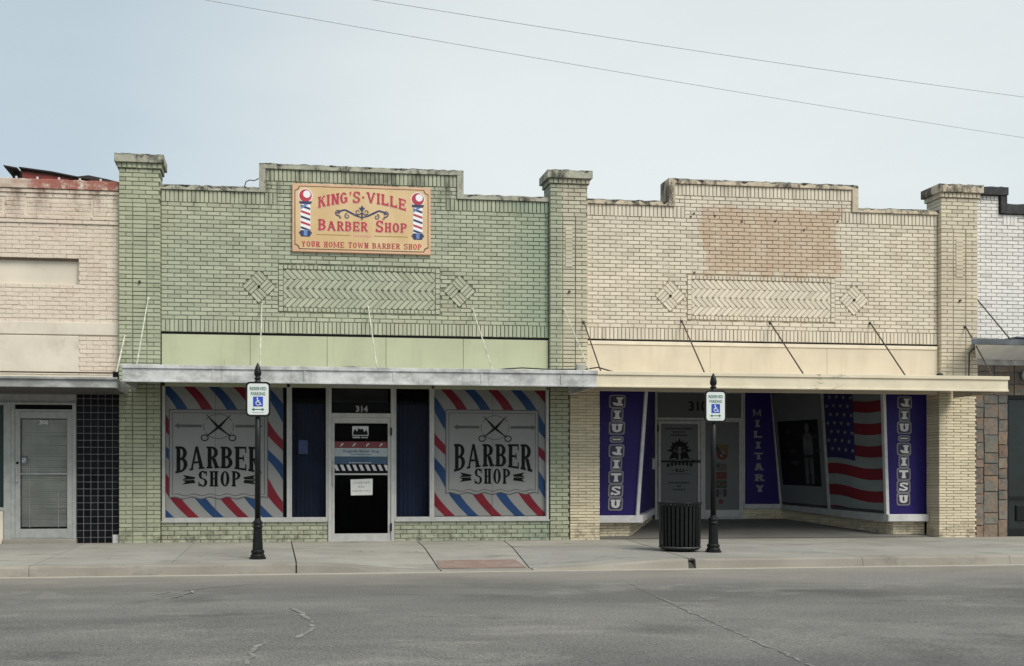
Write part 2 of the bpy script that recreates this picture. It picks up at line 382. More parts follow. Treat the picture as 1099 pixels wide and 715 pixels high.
# ------------------------------------------------------------------ glyphs  (polygons in a box w x 1)
def rect(x0, y0, x1, y1): return [(x0,y0),(x1,y0),(x1,y1),(x0,y1)]
def ring(cx, cy, rx, ry, a0, a1, wx, wy, n=14):
    out = []
    for i in range(n):
        a = rad(a0 + (a1-a0)*i/n); b = rad(a0 + (a1-a0)*(i+1)/n)
        out.append([(cx+rx*math.cos(a), cy+ry*math.sin(a)), (cx+rx*math.cos(b), cy+ry*math.sin(b)),
                    (cx+(rx-wx)*math.cos(b), cy+(ry-wy)*math.sin(b)), (cx+(rx-wx)*math.cos(a), cy+(ry-wy)*math.sin(a))])
    return out
def disc(cx, cy, r, ry=None, n=20): return [(cx+r*math.cos(2*math.pi*i/n), cy+(ry or r)*math.sin(2*math.pi*i/n)) for i in range(n)]
def ribbon(pts, w):
    out = []
    for i in range(len(pts)-1):
        (x0,y0),(x1,y1) = pts[i], pts[i+1]; l = math.hypot(x1-x0, y1-y0) or 1
        wa = w[i] if isinstance(w, list) else w; wb = w[i+1] if isinstance(w, list) else w
        nx, ny = -(y1-y0)/l, (x1-x0)/l
        out.append([(x0+nx*wa/2,y0+ny*wa/2),(x0-nx*wa/2,y0-ny*wa/2),(x1-nx*wb/2,y1-ny*wb/2),(x1+nx*wb/2,y1+ny*wb/2)])
    return out
def glyph(ch, T_=.2, t=.11, s=.06, w=.66, n=14):
    P = []
    def stem(x): P.extend([rect(x,0,x+T_,1)] + ([rect(x-s,0,x+T_+s,t), rect(x-s,1-t,x+T_+s,1)] if s else []))
    L = s; Rr = w - s
    def bowl(y0, y1, x0, x1, th=None):
        rx = min((x1-x0)*.75, (y1-y0)*.6); xm = x1 - rx
        P.append(rect(x0,y1-t,xm,y1)); P.append(rect(x0,y0,xm,y0+t)); P.extend(ring(xm,(y0+y1)/2,rx,(y1-y0)/2,-90,90,T_,t,n))
    if ch == 'I': w = T_ + 2*s; stem(s)
    elif ch == 'B': stem(L); bowl(.47,1,L,w*.95); bowl(0,.47+t,L,w)
    elif ch == 'P': stem(L); bowl(.42,1,L,w)
    elif ch == 'R':
        stem(L); bowl(.45,1,L,w*.95); P.append([(w*.42,.46),(w*.42+T_,.46),(w+s*.3,0),(w+s*.3-T_,0)]); P.append(rect(w-T_-s*.4,0,w+s,t))
    elif ch == 'E':
        stem(L); P += [rect(L,0,w,t), rect(L,1-t,w,1), rect(L,.5-t/2,w*.8,.5+t/2), rect(w-t*.7,0,w,.26), rect(w-t*.7,.74,w,1), rect(w*.8-t*.6,.37,w*.8,.63)]
    elif ch == 'L': stem(L); P += [rect(L,0,w,t*1.2), rect(w-t*.8,0,w,.28)]
    elif ch == 'H': stem(L); stem(Rr-T_); P.append(rect(L,.5-t/2,Rr,.5+t/2))
    elif ch == 'N':
        stem(L); stem(Rr-T_*.7); P.append([(L,1),(L+T_,1),(Rr,0),(Rr-T_,0)])
    elif ch == 'M':
        w = 1.05; Rr = w-s; T_ *= .82; stem(L); stem(Rr-T_); P.append([(L,1),(L+T_*.9,1),(w/2+T_*.35,.12),(w/2-T_*.35,.12)]); P.append([(Rr-T_*.9,1),(Rr,1),(w/2+T_*.35,.12),(w/2-T_*.35,.12)])
    elif ch == 'A':
        w = .78; P += [[(s,0),(s+t*1.1,0),(w/2+t*.4,1),(w/2-t*.9,1)], [(w-s-T_,0),(w-s,0),(w/2+t*.6,1),(w/2-t*.9,1)], rect(w*.25,.27,w*.72,.27+t), rect(0,0,s+t+s,t*.9), rect(w-T_-2*s,0,w,t*.9)]
    elif ch == 'V':
        w = .76; P += [[(s,1),(s+T_,1),(w/2+t*.5,0),(w/2-t*.5,0)], [(w-s-t*1.1,1),(w-s,1),(w/2+t*.5,0),(w/2-t*.5,0)], rect(0,1-t*.9,T_+2*s,1), rect(w-t-2*s,1-t*.9,w,1)]
    elif ch == 'W':
        w = 1.02; q1, q2, q3 = .30, .51, .72
        P += [[(s,1),(s+T_,1),(q1+t*.6,0),(q1-t*.5,0)], [(q2-t*.3,.9),(q2+t*.5,.9),(q1+t*.6,0),(q1-t*.3,0)], [(q2-t*.6,.9),(q2+t*.6,.9),(q3+t*.5,0),(q3-t*.6,0)], [(w-s-t,1),(w-s,1),(q3+t*.5,0),(q3-t*.3,0)], rect(0,1-t*.9,T_+2*s,1), rect(w-t-2*s,1-t*.9,w,1)]
    elif ch == 'Y':
        w = .74; P += [[(s,1),(s+T_,1),(w/2+T_/2,.42),(w/2-T_/2,.42)], [(w-s-T_*.8,1),(w-s,1),(w/2+T_/2,.42),(w/2-T_/2,.42)], rect(w/2-T_/2,0,w/2+T_/2,.46), rect(w/2-T_/2-s,0,w/2+T_/2+s,t)]
    elif ch == 'K':
        stem(L); P += [[(L+T_,.42),(L+T_,.62),(w-T_*.9,1),(w,1)], [(L+T_*1.2,.6),(L+T_*1.9,.66),(w+s,0),(w-T_,0)]]
    elif ch == 'T':
        stem(w/2-T_/2); P += [rect(0,1-t*1.2,w,1), rect(0,.74,t*.8,1), rect(w-t*.8,.74,w,1)]
    elif ch == 'J':
        stem(w-T_-s); P.extend(ring(w/2-s*.2,.3,w/2-s*.8,.3,180,360,T_,t*1.3,n)); P.append(rect(s*.6,.3,s*.6+T_,.38))
    elif ch == 'U':
        P += [rect(L,.3,L+T_,1), rect(Rr-T_,.3,Rr,1)]; P.extend(ring(w/2,.32,w/2-s,.32,180,360,T_,t*1.3,n))
        if s: P += [rect(L-s,1-t,L+T_+s,1), rect(Rr-T_-s,1-t,Rr+s,1)]
    elif ch == 'O' : P.extend(ring(w/2,.5,w/2,.5,0,360,T_,t,2*n))
    elif ch == 'G':
        P.extend(ring(w/2,.5,w/2,.5,40,330,T_,t,2*n)); P += [rect(w-T_,.1,w,.5), rect(w*.55,.42,w+s*.5,.42+t)]
    elif ch == 'S':
        P.extend(ring(w/2,.74,w/2-.02,.26+t*.25,25,270,T_*.95,t,n)); P.extend(ring(w/2,.26,w/2,.26+t*.25,-155,90,T_*.95,t,n)); P += [rect(w-.02-t*.8,.7,w-.02,1), rect(0,0,t*.8,.3)]
    elif ch == "'": w = .2; P.append([(.05,1),(.2,1),(.13,.7),(.08,.7)])
    elif ch == '-': w = .45; P.append(rect(0,.38,.45,.62))
    elif ch == '.': w = .26; P.append(rect(.05,.42,.21,.58))
    elif ch == ' ': w = .42
    return P, w
def text_polys(txt, x0, y0, width, height, gap=.12, yfun=None, caps=None, **kw):
    """glyph string fitted to a box; yfun(xnorm) -> (bottom, top) offsets as fractions; caps = height share of the small capitals"""
    items = []; x = 0; first = True
    for ch in txt:
        P, w = glyph(ch, **kw)
        k = 1.
        if caps and not first and ch != ' ': k = caps
        items.append((x, P, k)); x += w*k + gap; first = (ch == ' ')
    tot = x - gap; out = []
    for xx, P, k in items:
        for q in P:
            r = []
            for (a, b) in q:
                u = (xx + a*k)/tot
                lo, hi = yfun(u) if yfun else (0, 1)
                r.append((x0 + u*width, y0 + height*(lo + (hi-lo)*b*k)))
            out.append(r)
    return out

class Surf:
    """flat or gently skewed panel: (u,v) in 0..w, 0..h metres -> world; off = distance towards the viewer"""
    def __init__(s, a, b, c, d, w, h):      # bottom-left, bottom-right, top-right, top-left
        s.a, s.b, s.c, s.d = map(Vector, (a, b, c, d)); s.w, s.h = w, h
        s.n = (s.b-s.a).cross(s.d-s.a).normalized()
    def __call__(s, u, v, off=0.):
        p, q = u/s.w, v/s.h
        return (s.a*(1-p) + s.b*p)*(1-q) + (s.d*(1-p) + s.c*p)*q + s.n*off
def lay(mb, S, polys, off, m=0, step=.0003):
    for i, q in enumerate(polys):
        if len(q) < 3: continue
        area = sum(q[k][0]*q[(k+1) % len(q)][1] - q[(k+1) % len(q)][0]*q[k][1] for k in range(len(q)))
        if area < 0: q = q[::-1]
        mb.poly([S(x, y, off + step*(i % 7)) for x, y in q], m)
def grid(mb, S, x0, x1, z0, z1, off, m=0, n=14):
    for i in range(n):
        for k in range(n):
            a, b, c, d = x0+(x1-x0)*i/n, x0+(x1-x0)*(i+1)/n, z0+(z1-z0)*k/n, z0+(z1-z0)*(k+1)/n
            mb.poly([S(a,c,off),S(b,c,off),S(b,d,off),S(a,d,off)], m)
def flat(x0, x1, z0, z1, y): return Surf((x0,y,z0),(x1,y,z0),(x1,y,z1),(x0,y,z1), x1-x0, z1-z0)

def font_polys(txt, x, y, size, align='CENTER', bold=0., width=None):
    cu = bpy.data.curves.new('lettering', 'FONT'); cu.body = txt; cu.size = size; cu.align_x = align; cu.offset = bold; cu.resolution_u = 2
    o = bpy.data.objects.new('lettering', cu); COL.objects.link(o)
    dg = bpy.context.evaluated_depsgraph_get(); dg.update()
    me = o.evaluated_get(dg).to_mesh()
    vs = [v.co.copy() for v in me.vertices]
    k = 1.
    if width and vs:
        x0 = min(v.x for v in vs); x1 = max(v.x for v in vs); k = width/(x1-x0)
    out = [[(x + vs[i].x*k, y + vs[i].y) for i in p.vertices] for p in me.polygons]
    o.evaluated_get(dg).to_mesh_clear()
    bpy.data.objects.remove(o); bpy.data.curves.remove(cu)
    return out
def lay_font(mb, S, polys, off, m=0):
    for q in polys:
        area = sum(q[k][0]*q[(k+1) % len(q)][1] - q[(k+1) % len(q)][0]*q[k][1] for k in range(len(q)))
        if area < 0: q = q[::-1]
        mb.poly([S(x, y, off) for x, y in q], m)

# ------------------------------------------------------------------ brickwork
CO, BL, JT = .0727, .2248, .0115
def field(mb, x0, x1, z0, z1, y, back, holes=(), course=CO, length=BL, phase=0., jt=JT, jit=.0018):
    n = max(1, round((z1-z0)/course)); c = (z1-z0)/n
    for i in range(n):
        za, zb = z0 + i*c, z0 + (i+1)*c; zm = (za+zb)/2
        cuts = []
        for h in holes:
            q = h(zm)
            if q: cuts.append(q)
        x = x0 - length + (phase + .5*(i % 2))*length % length
        while x < x1:
            segs = [(max(x, x0), min(x+length, x1))]
            for a, b in cuts:
                ns = []
                for p, q in segs:
                    if b <= p or a >= q: ns.append((p, q)); continue
                    if a > p: ns.append((p, a))
                    if b < q: ns.append((b, q))
                segs = ns
            for p, q in segs:
                if q-p > .035: mb.brick(p+jt/2, q-jt/2, za+jt/2, zb-jt/2, y, back, 0, jit)
            x += length
def soldiers(mb, x0, x1, z0, z1, y, back, pitch=.0745, jt=.014):
    n = max(1, round((x1-x0)/pitch)); w = (x1-x0)/n
    for i in range(n): mb.brick(x0+i*w+jt/2, x0+(i+1)*w-jt/2, z0+jt/2, z1-jt/2, y, back, 0)
def rect_hole(x0, x1, z0, z1): return lambda z: (x0, x1) if z0 < z < z1 else None
def diamond_hole(cx, cz, r): return lambda z: (cx-(r-abs(z-cz)), cx+(r-abs(z-cz))) if abs(z-cz) < r else None
def clip(poly, x0, x1, z0, z1):
    def cut(P, f, g):
        o = []
        for i in range(len(P)):
            a, b = P[i-1], P[i]
            fa, fb = f(a), f(b)
            if (fa >= 0) != (fb >= 0): k = fa/(fa-fb); o.append((a[0]+(b[0]-a[0])*k, a[1]+(b[1]-a[1])*k))
            if fb >= 0: o.append(b)
        return o
    for f in (lambda p: p[0]-x0, lambda p: x1-p[0], lambda p: p[1]-z0, lambda p: z1-p[1]):
        poly = cut(poly, f, None)
        if not poly: break
    return poly
def rotbrick(mb, cx, cz, l, w, ang, y, back, box=None):
    ca, sa = math.cos(ang), math.sin(ang)
    p = [(cx+ca*a-sa*b, cz+sa*a+ca*b) for a, b in ((-l/2,-w/2),(l/2,-w/2),(l/2,w/2),(-l/2,w/2))]
    if box: p = clip(p, *box)
    if len(p) < 3: return
    ar = abs(sum(p[k][0]*p[(k+1) % len(p)][1] - p[(k+1) % len(p)][0]*p[k][1] for k in range(len(p))))/2
    if ar < .0006: return
    yy = y + U(-.002,.002)
    n = len(p)
    v = [(a,yy,b) for a, b in p] + [(a,back,b) for a, b in p]
    mb.add(v, [tuple(range(n))] + [(i, n+i, n+(i+1) % n, (i+1) % n) for i in range(n)], 0)
def herring(mb, x0, x1, z0, z1, y, back):
    h = (z1-z0)/4; pitch = .112; w = .066
    # four rows of bricks leaning alternately, as in the photograph's zig-zag panel
    for r in range(4):
        zc = z0 + (r+.5)*h; ang = rad(45) if r % 2 == 0 else rad(-45)
        x = x0 - .2 + (pitch/2 if r in (1, 2) else 0)
        while x < x1 + .2:
            rotbrick(mb, x, zc, h*1.414-.006, w, ang, y, back, (x0+.004, x1-.004, z0+r*h+.001, z0+(r+1)*h-.001) if r in (0,3) else (x0+.004, x1-.004, z0, z1)); x += pitch
def diamond(mb, cx, cz, y, back):
    l = .205; w = l/3
    for qx, qz, ang in ((0,1,-45),(1,0,45),(0,-1,-45),(-1,0,45)):
        ax, az = cx + qx*l*.7071, cz + qz*l*.7071
        a = rad(ang)
        for k in (-1,0,1): rotbrick(mb, ax - math.sin(a)*k*w, az + math.cos(a)*k*w, l-.012, w-.012, a, y, back)

def rough_strip(mb, x0, x1, y0, y1, z0, z1, m=0, step=.09, amp=.012, ov=0):
    """coping stone run with a crumbling top edge"""
    n = max(2, int((x1-x0)/step)); top = [z1 + U(-amp, amp*.5) for _ in range(n+1)]; fr = [y0 + U(-amp, amp)*.35 for _ in range(n+1)]
    v = []
    for i in range(n+1):
        x = x0 + (x1-x0)*i/n
        mid = top[i] - .016 - (U(.0,.05) if R() < .6 else .0)*min(1., (z1-z0)/.09)
        v += [(x,fr[i],z0),(x,fr[i],mid),(x,fr[i],top[i]-.012),(x,fr[i]+.014,top[i]),(x,y1,top[i]),(x,y1,z0)]
    f = []; g = []
    for i in range(n):
        for k in range(6):
            l = (k+1) % 6; (g if 1 <= k <= 3 else f).append((i*6+k, (i+1)*6+k, (i+1)*6+l, i*6+l))
    f += [tuple(range(5,-1,-1)), tuple(n*6+k for k in range(6))]
    mb.add(v, f, m); mb.add(v, g, m+1)

# shared wall levels
Z_BAND, Z_SOL1, Z_SOLB, Z_CAPB, Z_TOP = 3.655, 3.885, 5.925, 6.14, 6.23
Z_HSOL, Z_HCAPB, Z_HTOP = 6.345, 6.56, 6.655
def facade(root, x0, x1, s0, s1, hx0, hx1, dia, mats, cap):
    """parapet front of one shop: x0..x1 between piers, raised middle s0..s1, zig-zag panel hx0..hx1, two diamonds"""
    brick, mortar = mats
    w = MB()
    # solid wall behind the bricks
    w.box(x0-.05, x1+.05, 0, .3, 3.60, Z_CAPB, 1); w.box(s0+.02, s1-.02, .001, .299, Z_CAPB, Z_HCAPB, 1)
    yf, yb = -.014, .002
    zh0, zh1 = 4.135, 4.80; fr = .075
    hol = [rect_hole(hx0-.085, hx1+.085, zh0-.08, zh1+.08), diamond_hole(dia[0], 4.485, .31), diamond_hole(dia[1], 4.485, .31)]
    field(w, x0, x1, Z_SOL1, Z_SOLB, yf, yb, hol)
    soldiers(w, x0, x1, Z_BAND+.012, Z_SOL1, yf-.004, yb)
    ext = .20
    soldiers(w, x0, s0+.115+ext, Z_SOLB, Z_CAPB, yf-.004, yb); soldiers(w, s1-.115-ext, x1, Z_SOLB, Z_CAPB, yf-.004, yb)
    field(w, s0+.315, s1-.315, Z_SOLB, Z_HSOL, yf, yb)
    field(w, s0+.115, s0+.315, Z_CAPB, Z_HSOL, yf, yb, length=.2); field(w, s1-.315, s1-.115, Z_CAPB, Z_HSOL, yf, yb, length=.2)
    soldiers(w, s0+.115, s1-.115, Z_HSOL, Z_HCAPB, yf-.004, yb)
    wo = w.build('wall', [brick, mortar], root)
    # zig-zag panel with its border of headers
    h = MB()
    h.box(hx0, hx1, -.001, .001, zh0, zh1, 1)
    herring(h, hx0, hx1, zh0, zh1, -.010, .002)
    soldiers(h, hx0, hx1, zh0-.08, zh0-.004, -.016, .002); soldiers(h, hx0, hx1, zh1+.004, zh1+.08, -.022, .002)
    n = 9
    for i in range(n):
        a, b = zh0-.08 + (zh1-zh0+.16)*i/n, zh0-.08 + (zh1-zh0+.16)*(i+1)/n
        h.brick(hx0-.08, hx0-.006, a+.006, b-.006, -.022, .002); h.brick(hx1+.006, hx1+.08, a+.006, b-.006, -.022, .002)
    h.build('herringbone_panel', [brick, mortar], root)
    for d in dia:
        k = MB(); diamond(k, d, 4.485, -.018, .002)
        k.tube([(d,-.012,4.485),(d,-.035,4.485)], .022, 8, 1)
        k.build('brick_diamond', [brick, M['black']], root)
    # coping
    cp = MB()
    rough_strip(cp, x0-.02, s0, -.045, .34, Z_CAPB, Z_TOP); rough_strip(cp, s1, x1+.02, -.045, .34, Z_CAPB, Z_TOP)
    rough_strip(cp, s0, s1, -.046, .34, Z_HCAPB, Z_HTOP)
    cp.box(s0, s0+.115, -.045, .34, Z_CAPB, Z_HCAPB); cp.box(s1-.115, s1, -.045, .34, Z_CAPB, Z_HCAPB)
    cp.build('coping', [cap, M['mildew']], root)

def pier(root, x0, x1, z0, brick, mortar, cap, yp=-.11, ztop=6.69, strip=False, left_side=False):
    p = MB(); w = x1-x0; t3 = w/3
    p.box(x0+.013, x1-.013, yp+.014, .3, z0, 6.45, 1)
    zt = 5.86
    field(p, x0, x1, zt, 6.45, yp, .29)
    field(p, x0, x0+t3-.004, z0, zt, yp, .29, length=t3+.001); field(p, x1-t3+.004, x1, z0, zt, yp, .29, length=t3+.001)
    field(p, x0+t3, x1-t3, z0, zt, yp+.002, .01, length=2*t3, phase=.0, jt=.013)
    if strip:
        for k in range(10): p.brick(x0+t3*1.2, x0+t3*1.75, 4.95+k*.073, 4.95+k*.073+.068, yp-.008, yp+.01)
    p.tube([(x0+w*.5, yp-.03, 4.5), (x0+w*.5, yp+.01, 4.5)], .022, 8, 2)
    po = p.build('pier', [brick, mortar, M['rod_dark']], root)
    c = MB()
    soldiers(c, x0-.03, x1+.03, 6.45, 6.545, yp-.03, .32, pitch=.085)
    c.box(x0-.02, x1+.02, yp-.015, .31, 6.45, 6.544, 1)
    n = 8; 
    rough_strip(c, x0-.065, x1+.065, yp-.07, .36, 6.545, ztop, 2, step=.06, amp=.012)
    c.build('pier_cap', [brick, mortar, cap, M['mildew']], po)
    return po

def rod(parent, wallp, canp, mat, r=.011):
    m = MB(); m.tube([wallp, canp], r, 8, 0)
    x, y, z = wallp
    m.lathe([(.028,-.008),(.028,.0),(.018,.008)], 10); base = len(m.v) - 30
    for i in range(base, len(m.v)):   # turn the small wall plate to face the street
        a, b, c = m.v[i]; m.v[i] = (x+a, y-c+.01, z+b)
    x, y, z = canp; m.box(x-.02, x+.02, y-.02, y+.02, z-.03, z+.003)
    return m.build('tie_rod', mat, parent)

def canopy(root, x0, x1, yf, ztop, zbot, mat, soffit, zs, lip=.03, joints=()):
    c = MB()
    c.bbox(x0, x1, yf, yf+.05, zbot, ztop, .006)
    c.bbox(x0-.012, x1+.012, yf-.022, yf-.001, ztop-.05, ztop+.012, .005)
    c.bbox(x0-.004, x1+.004, yf-.014, yf-.002, zbot-.004, zbot+.03, .004)
    for j in joints: c.bbox(j-.018, j+.018, yf-.010, yf-.002, zbot+.03, ztop-.05, .002)
    c.box(x0, x0+.04, yf+.051, -.115, zbot, ztop); c.box(x1-.04, x1, yf+.051, -.115, zbot, ztop)
    c.box(x0+.041, x1-.041, yf+.051, -.02, ztop-.07, ztop-.03, 0)
    o = c.build('canopy', mat, root)
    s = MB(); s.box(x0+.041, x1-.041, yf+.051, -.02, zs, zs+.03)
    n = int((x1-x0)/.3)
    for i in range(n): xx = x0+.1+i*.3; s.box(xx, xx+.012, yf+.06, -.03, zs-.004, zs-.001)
    s.build('soffit', soffit, o)
    return o

def shell(root, x0, x1, y1, zroof, wmat, rooms):
    b = MB()
    b.box(x0, x0+.15, .31, y1, -.1, 6.0); b.box(x1-.15, x1, .31, y1, -.1, 6.0); b.box(x0+.151, x1-.151, y1-.15, y1, -.1, 6.0)
    b.build('outer_wall', wmat, root)
    r = MB(); r.box(x0+.16, x1-.16, .301, y1-.16, zroof-.1, zroof); r.build('flat_roof', M['roof_tar'], root)
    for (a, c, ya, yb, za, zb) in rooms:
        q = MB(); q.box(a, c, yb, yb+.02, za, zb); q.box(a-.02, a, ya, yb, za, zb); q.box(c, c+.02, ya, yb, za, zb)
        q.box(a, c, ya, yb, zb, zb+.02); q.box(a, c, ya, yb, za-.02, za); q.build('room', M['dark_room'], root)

def frame_rect(mb, x0, x1, z0, z1, y0, y1, w, wb=None, wt=None, m=0):
    wb = w if wb is None else wb; wt = w if wt is None else wt
    mb.bbox(x0, x0+w, y0, y1, z0, z1, .004, m); mb.bbox(x1-w, x1, y0, y1, z0, z1, .004, m)
    mb.bbox(x0+w+.0005, x1-w-.0005, y0+.002, y1, z1-wt, z1-.001, .004, m); mb.bbox(x0+w+.0005, x1-w-.0005, y0+.002, y1, z0+.001, z0+wb, .004, m)
def pane(x0, x1, z0, z1, y, parent, name='pane'):
    g = MB(); g.poly([(x0,y,z0),(x1,y,z0),(x1,y,z1),(x0,y,z1)]); return g.build(name, M['glass'], parent)

# ================================================================== 1. BARBER SHOP
GX0, GX1 = -1.885, 5.03
barb = thing('storefront_building', (1.57, 0, 0), 'pale green painted brick shop with barber stripes in its windows', 'building')
facade(barb, GX0, GX1, -.195, 3.452, .229, 2.942, (-.195, 3.38), (M['green_brick'], M['green_mortar']), M['green_cap'])
pier(barb, -2.587, GX0, -.02, M['green_pier'], M['green_mortar'], M['green_cap'])
pier(barb, 5.03, 5.735, 2.85, M['mid_pier'], M['green_mortar'], M['green_cap'], strip=True)
q = MB(); q.box(5.062, 5.40, -.03, .3, -.02, 2.849, 1); field(q, 5.05, 5.412, -.02, 2.85, -.045, .29); q.build('pier', [M['green_pier'], M['green_mortar']], barb)
# sign band
b = MB(); seams = [-1.875, -.35, 1.0, 2.05, 3.45, 5.02]
for i in range(5): b.bbox(seams[i]+.003, seams[i+1]-.003, -.03, .01, 2.72, Z_BAND-.03, .003)
b.box(GX0, GX1, -.012, .012, Z_BAND-.03, Z_BAND+.012, 1)
b.build('sign_band', [M['green_panel'], M['black']], barb)
can = canopy(barb, -2.316, 5.40, -1.5, 2.895, 2.635, M['galv'], M['soffit'], 2.80, joints=(-.9, .55, 2.0, 3.45, 4.8))
for wx, wz, cx in ((-2.09,4.214,-2.11),(-.147,4.173,-.165),(1.732,4.162,1.737),(3.623,4.167,3.66),(5.282,4.184,5.32)):
    rod(can, (wx, -.03 if -1.9 < wx < 5.0 else -.13, wz), (cx, -1.37, 2.91), M['rod_white'])
# bulkheads (low brick walls under the glass)
for a, c in ((GX0, 1.018), (2.20, 5.05)):
    k = MB(); k.box(a, c, .004, .2, -.03, .355, 1); field(k, a, c, -.03, .355, -.012, .006); k.build('bulkhead', [M['green_brick'], M['green_mortar']], barb)
# storefront frame
f = MB()
frame_rect(f, -1.87, .345, .355, 2.79, -.03, .06, .055, .075, .05)
frame_rect(f, .346, 1.017, .356, 2.79, -.028, .06, .035, .075, .05)
frame_rect(f, 2.201, 2.875, .356, 2.79, -.028, .06, .035, .075, .05)
frame_rect(f, 2.876, 5.03, .355, 2.79, -.03, .06, .045, .075, .05)
f.box(-1.88, 1.0, -.05, -.031, .350, .372); f.box(2.21, 5.045, -.05, -.031, .350, .372)
f.build('window_frame', M['alu'], barb)
def scissors(cx, cy, s):
    P = []; K = []
    for sgn in (-1, 1):
        P += ribbon([(cx+sgn*.36*s, cy+.34*s), (cx+sgn*.02*s, cy-.02*s)], [.012*s, .085*s])
        P += ribbon([(cx+sgn*.02*s, cy-.02*s), (cx-sgn*.32*s, cy-.28*s)], [.075*s, .03*s])
        P += ring(cx-sgn*.40*s, cy-.345*s, .115*s, .10*s, 0, 360, .032*s, .032*s, 18)
    K += ring(cx, cy-.01*s, .44*s, .37*s, 28, 152, .022*s, .022*s, 16) + ring(cx, cy-.01*s, .44*s, .37*s, 208, 332, .022*s, .022*s, 16)
    K += ring(cx, cy-.01*s, .44*s, .37*s, 165, 200, .022*s, .022*s, 6) + ring(cx, cy-.01*s, .44*s, .37*s, -20, 15, .022*s, .022*s, 6)
    return P, K
def barber_graphic(parent, x0, x1, z0, z1, cx0, cx1, cz0, cz1, tphase, tx0, tx1, tz0, tz1, sx0, sx1, sz0, sz1, scx, scz, scs):
    y = .052; S = flat(x0, x1, z0, z1, y); W, H = x1-x0, z1-z0
    mb = MB(); mb.box(x0, x1, y, y+.002, z0, z1, 0)
    per = .86; n = 44
    for col, ph in ((1, 0.), (2, .43)):
        k = -8
        while k < 14:
            t0 = tphase + ph + k*per; k += 1
            for i in range(n):
                za, zb = z0 + H*i/n, z0 + H*(i+1)/n
                def X(z, e): return t0 + e - .80*z + .05*math.sin(z*5.2 + 1)
                q = [(X(za,-.095),za),(X(za,.095),za),(X(zb,.095),zb),(X(zb,-.095),zb)]
                q = clip(q, x0+.002, x1-.002, z0, z1)
                if len(q) >= 3: lay(mb, S, [[(a-x0, b-z0) for a, b in q]], .002, col)
    # white card with wavy foot and thin outline
    def card(d):
        pts = [(cx1-d, cz1-d), (cx0+d, cz1-d)]
        m = 40
        for i in range(m+1):
            u = i/m; pts.append((cx0+d + (cx1-cx0-2*d)*u, cz0+d + .018*math.sin(u*math.pi*11)))
        return [(a-x0, b-z0) for a, b in pts]
    lay(mb, S, [card(-.018)], .004, 4); lay(mb, S, [card(0)], .0055, 0)
    lay(mb, S, [card(.04)], .007, 4); lay(mb, S, [card(.052)], .0085, 0)
    up = lambda u: (.20*max(0, 1-(2*u-1)**2), 1.)
    lay(mb, S, text_polys('BARBER', tx0-x0, tz0-z0, tx1-tx0, tz1-tz0, .10, up, T_=.20, t=.09, s=.055, w=.62), .0105, 3)
    lay(mb, S, text_polys('SHOP', sx0-x0, sz0-z0, sx1-sx0, sz1-sz0, .12, lambda u: (0,1), T_=.17, t=.08, s=.045, w=.5), .0105, 3)
    sm = (sz0+sz1)/2 - z0; h = (sz1-sz0)*.34
    for sx, sg in ((sx0-x0-.17, -1), (sx1-x0+.17, 1)):
        lay(mb, S, [[(sx-sg*.12, sm+h*.3),(sx+sg*.10, sm+h*.75),(sx+sg*.05, sm+h*.2),(sx+sg*.11, sm-h*.2),(sx-sg*.10, sm-h*.1)],
                    [(sx-sg*.10, sm-h*.2),(sx+sg*.10, sm-h*.3),(sx+sg*.05, sm-h*.65),(sx+sg*.11, sm-h*1.1),(sx-sg*.12, sm-h*.8)]], .0105, 3)
    lay(mb, S, [rect(scx-x0-.055, .01, scx-x0-.049, H-.01)], .0095, 4)
    P, K = scissors(scx-x0, scz-z0, scs)
    lay(mb, S, K, .010, 4); lay(mb, S, P, .0125, 3)
    for sg in (-1, 1):
        a = scx-x0+sg*.29; e = scx-x0+sg*.68; zz = scz-z0
        lay(mb, S, [rect(min(a,e), zz+.012, max(a,e), zz+.024), rect(min(a,e), zz-.024, max(a,e), zz-.012), rect(min(a,e), zz-.012, max(a,e), zz+.012), [(e, zz+.05),(e+sg*.09, zz),(e, zz-.05)]], .010, 4)
    return mb.build('window_film', [M['film_white'], M['film_red'], M['film_blue'], M['film_black'], M['film_line']], parent)
p1 = pane(-1.815, .290, .43, 2.74, .03, barb, 'display_window')
barber_graphic(p1, -1.812, .225, .432, 2.738, -1.74, -.055, .783, 2.31, .74, -1.645, -.175, 1.20, 1.675, -1.25, -.52, .975, 1.245, -.90, 2.035, .60)
q = MB(); q.box(.228, .29, .055, .057, .43, 2.74); q.build('blind_or_gap_strip', M['black'], p1)  # no blind here: black strip colours in the dark gap beside the film
p2 = pane(2.921, 4.985, .43, 2.74, .03, barb, 'display_window')
barber_graphic(p2, 2.925, 4.982, .442, 2.738, 3.155, 4.845, .855, 2.345, 5.30, 3.295, 4.725, 1.235, 1.74, 3.67, 4.33, 1.02, 1.295, 4.05, 2.045, .60)
def drape(x0, x1, z0, z1, y, parent):
    d = MB(); n = 60; v = []
    for i in range(n+1):
        x = x0 + (x1-x0)*i/n; yy = y + .012*math.sin(i*.9) + .006*math.sin(i*2.3)
        v += [(x,yy,z0),(x,yy+.01,z1)]
    d.add(v, [(2*i,2*i+2,2*i+3,2*i+1) for i in range(n)]); return d.build('curtain', M['curtain'], parent, smooth=True)
for a, c in ((.381,.982),(2.236,2.84)):
    p = pane(a, c, .43, 2.74, .03, barb, 'side_window'); drape(a-.03, c+.03, .40, 2.45, .22, p)
    q = MB(); q.box(a-.03, c+.03, .30, .31, 2.44, 2.78); q.build('valance', M['black'], p)
q = MB(); S = flat(.50, .68, 1.55, 1.83, .027); lay(q, S, [rect(0,0,.16,.24)], .0, 0); lay(q, S, [rect(.012,.012,.148,.228)], .001, 1)
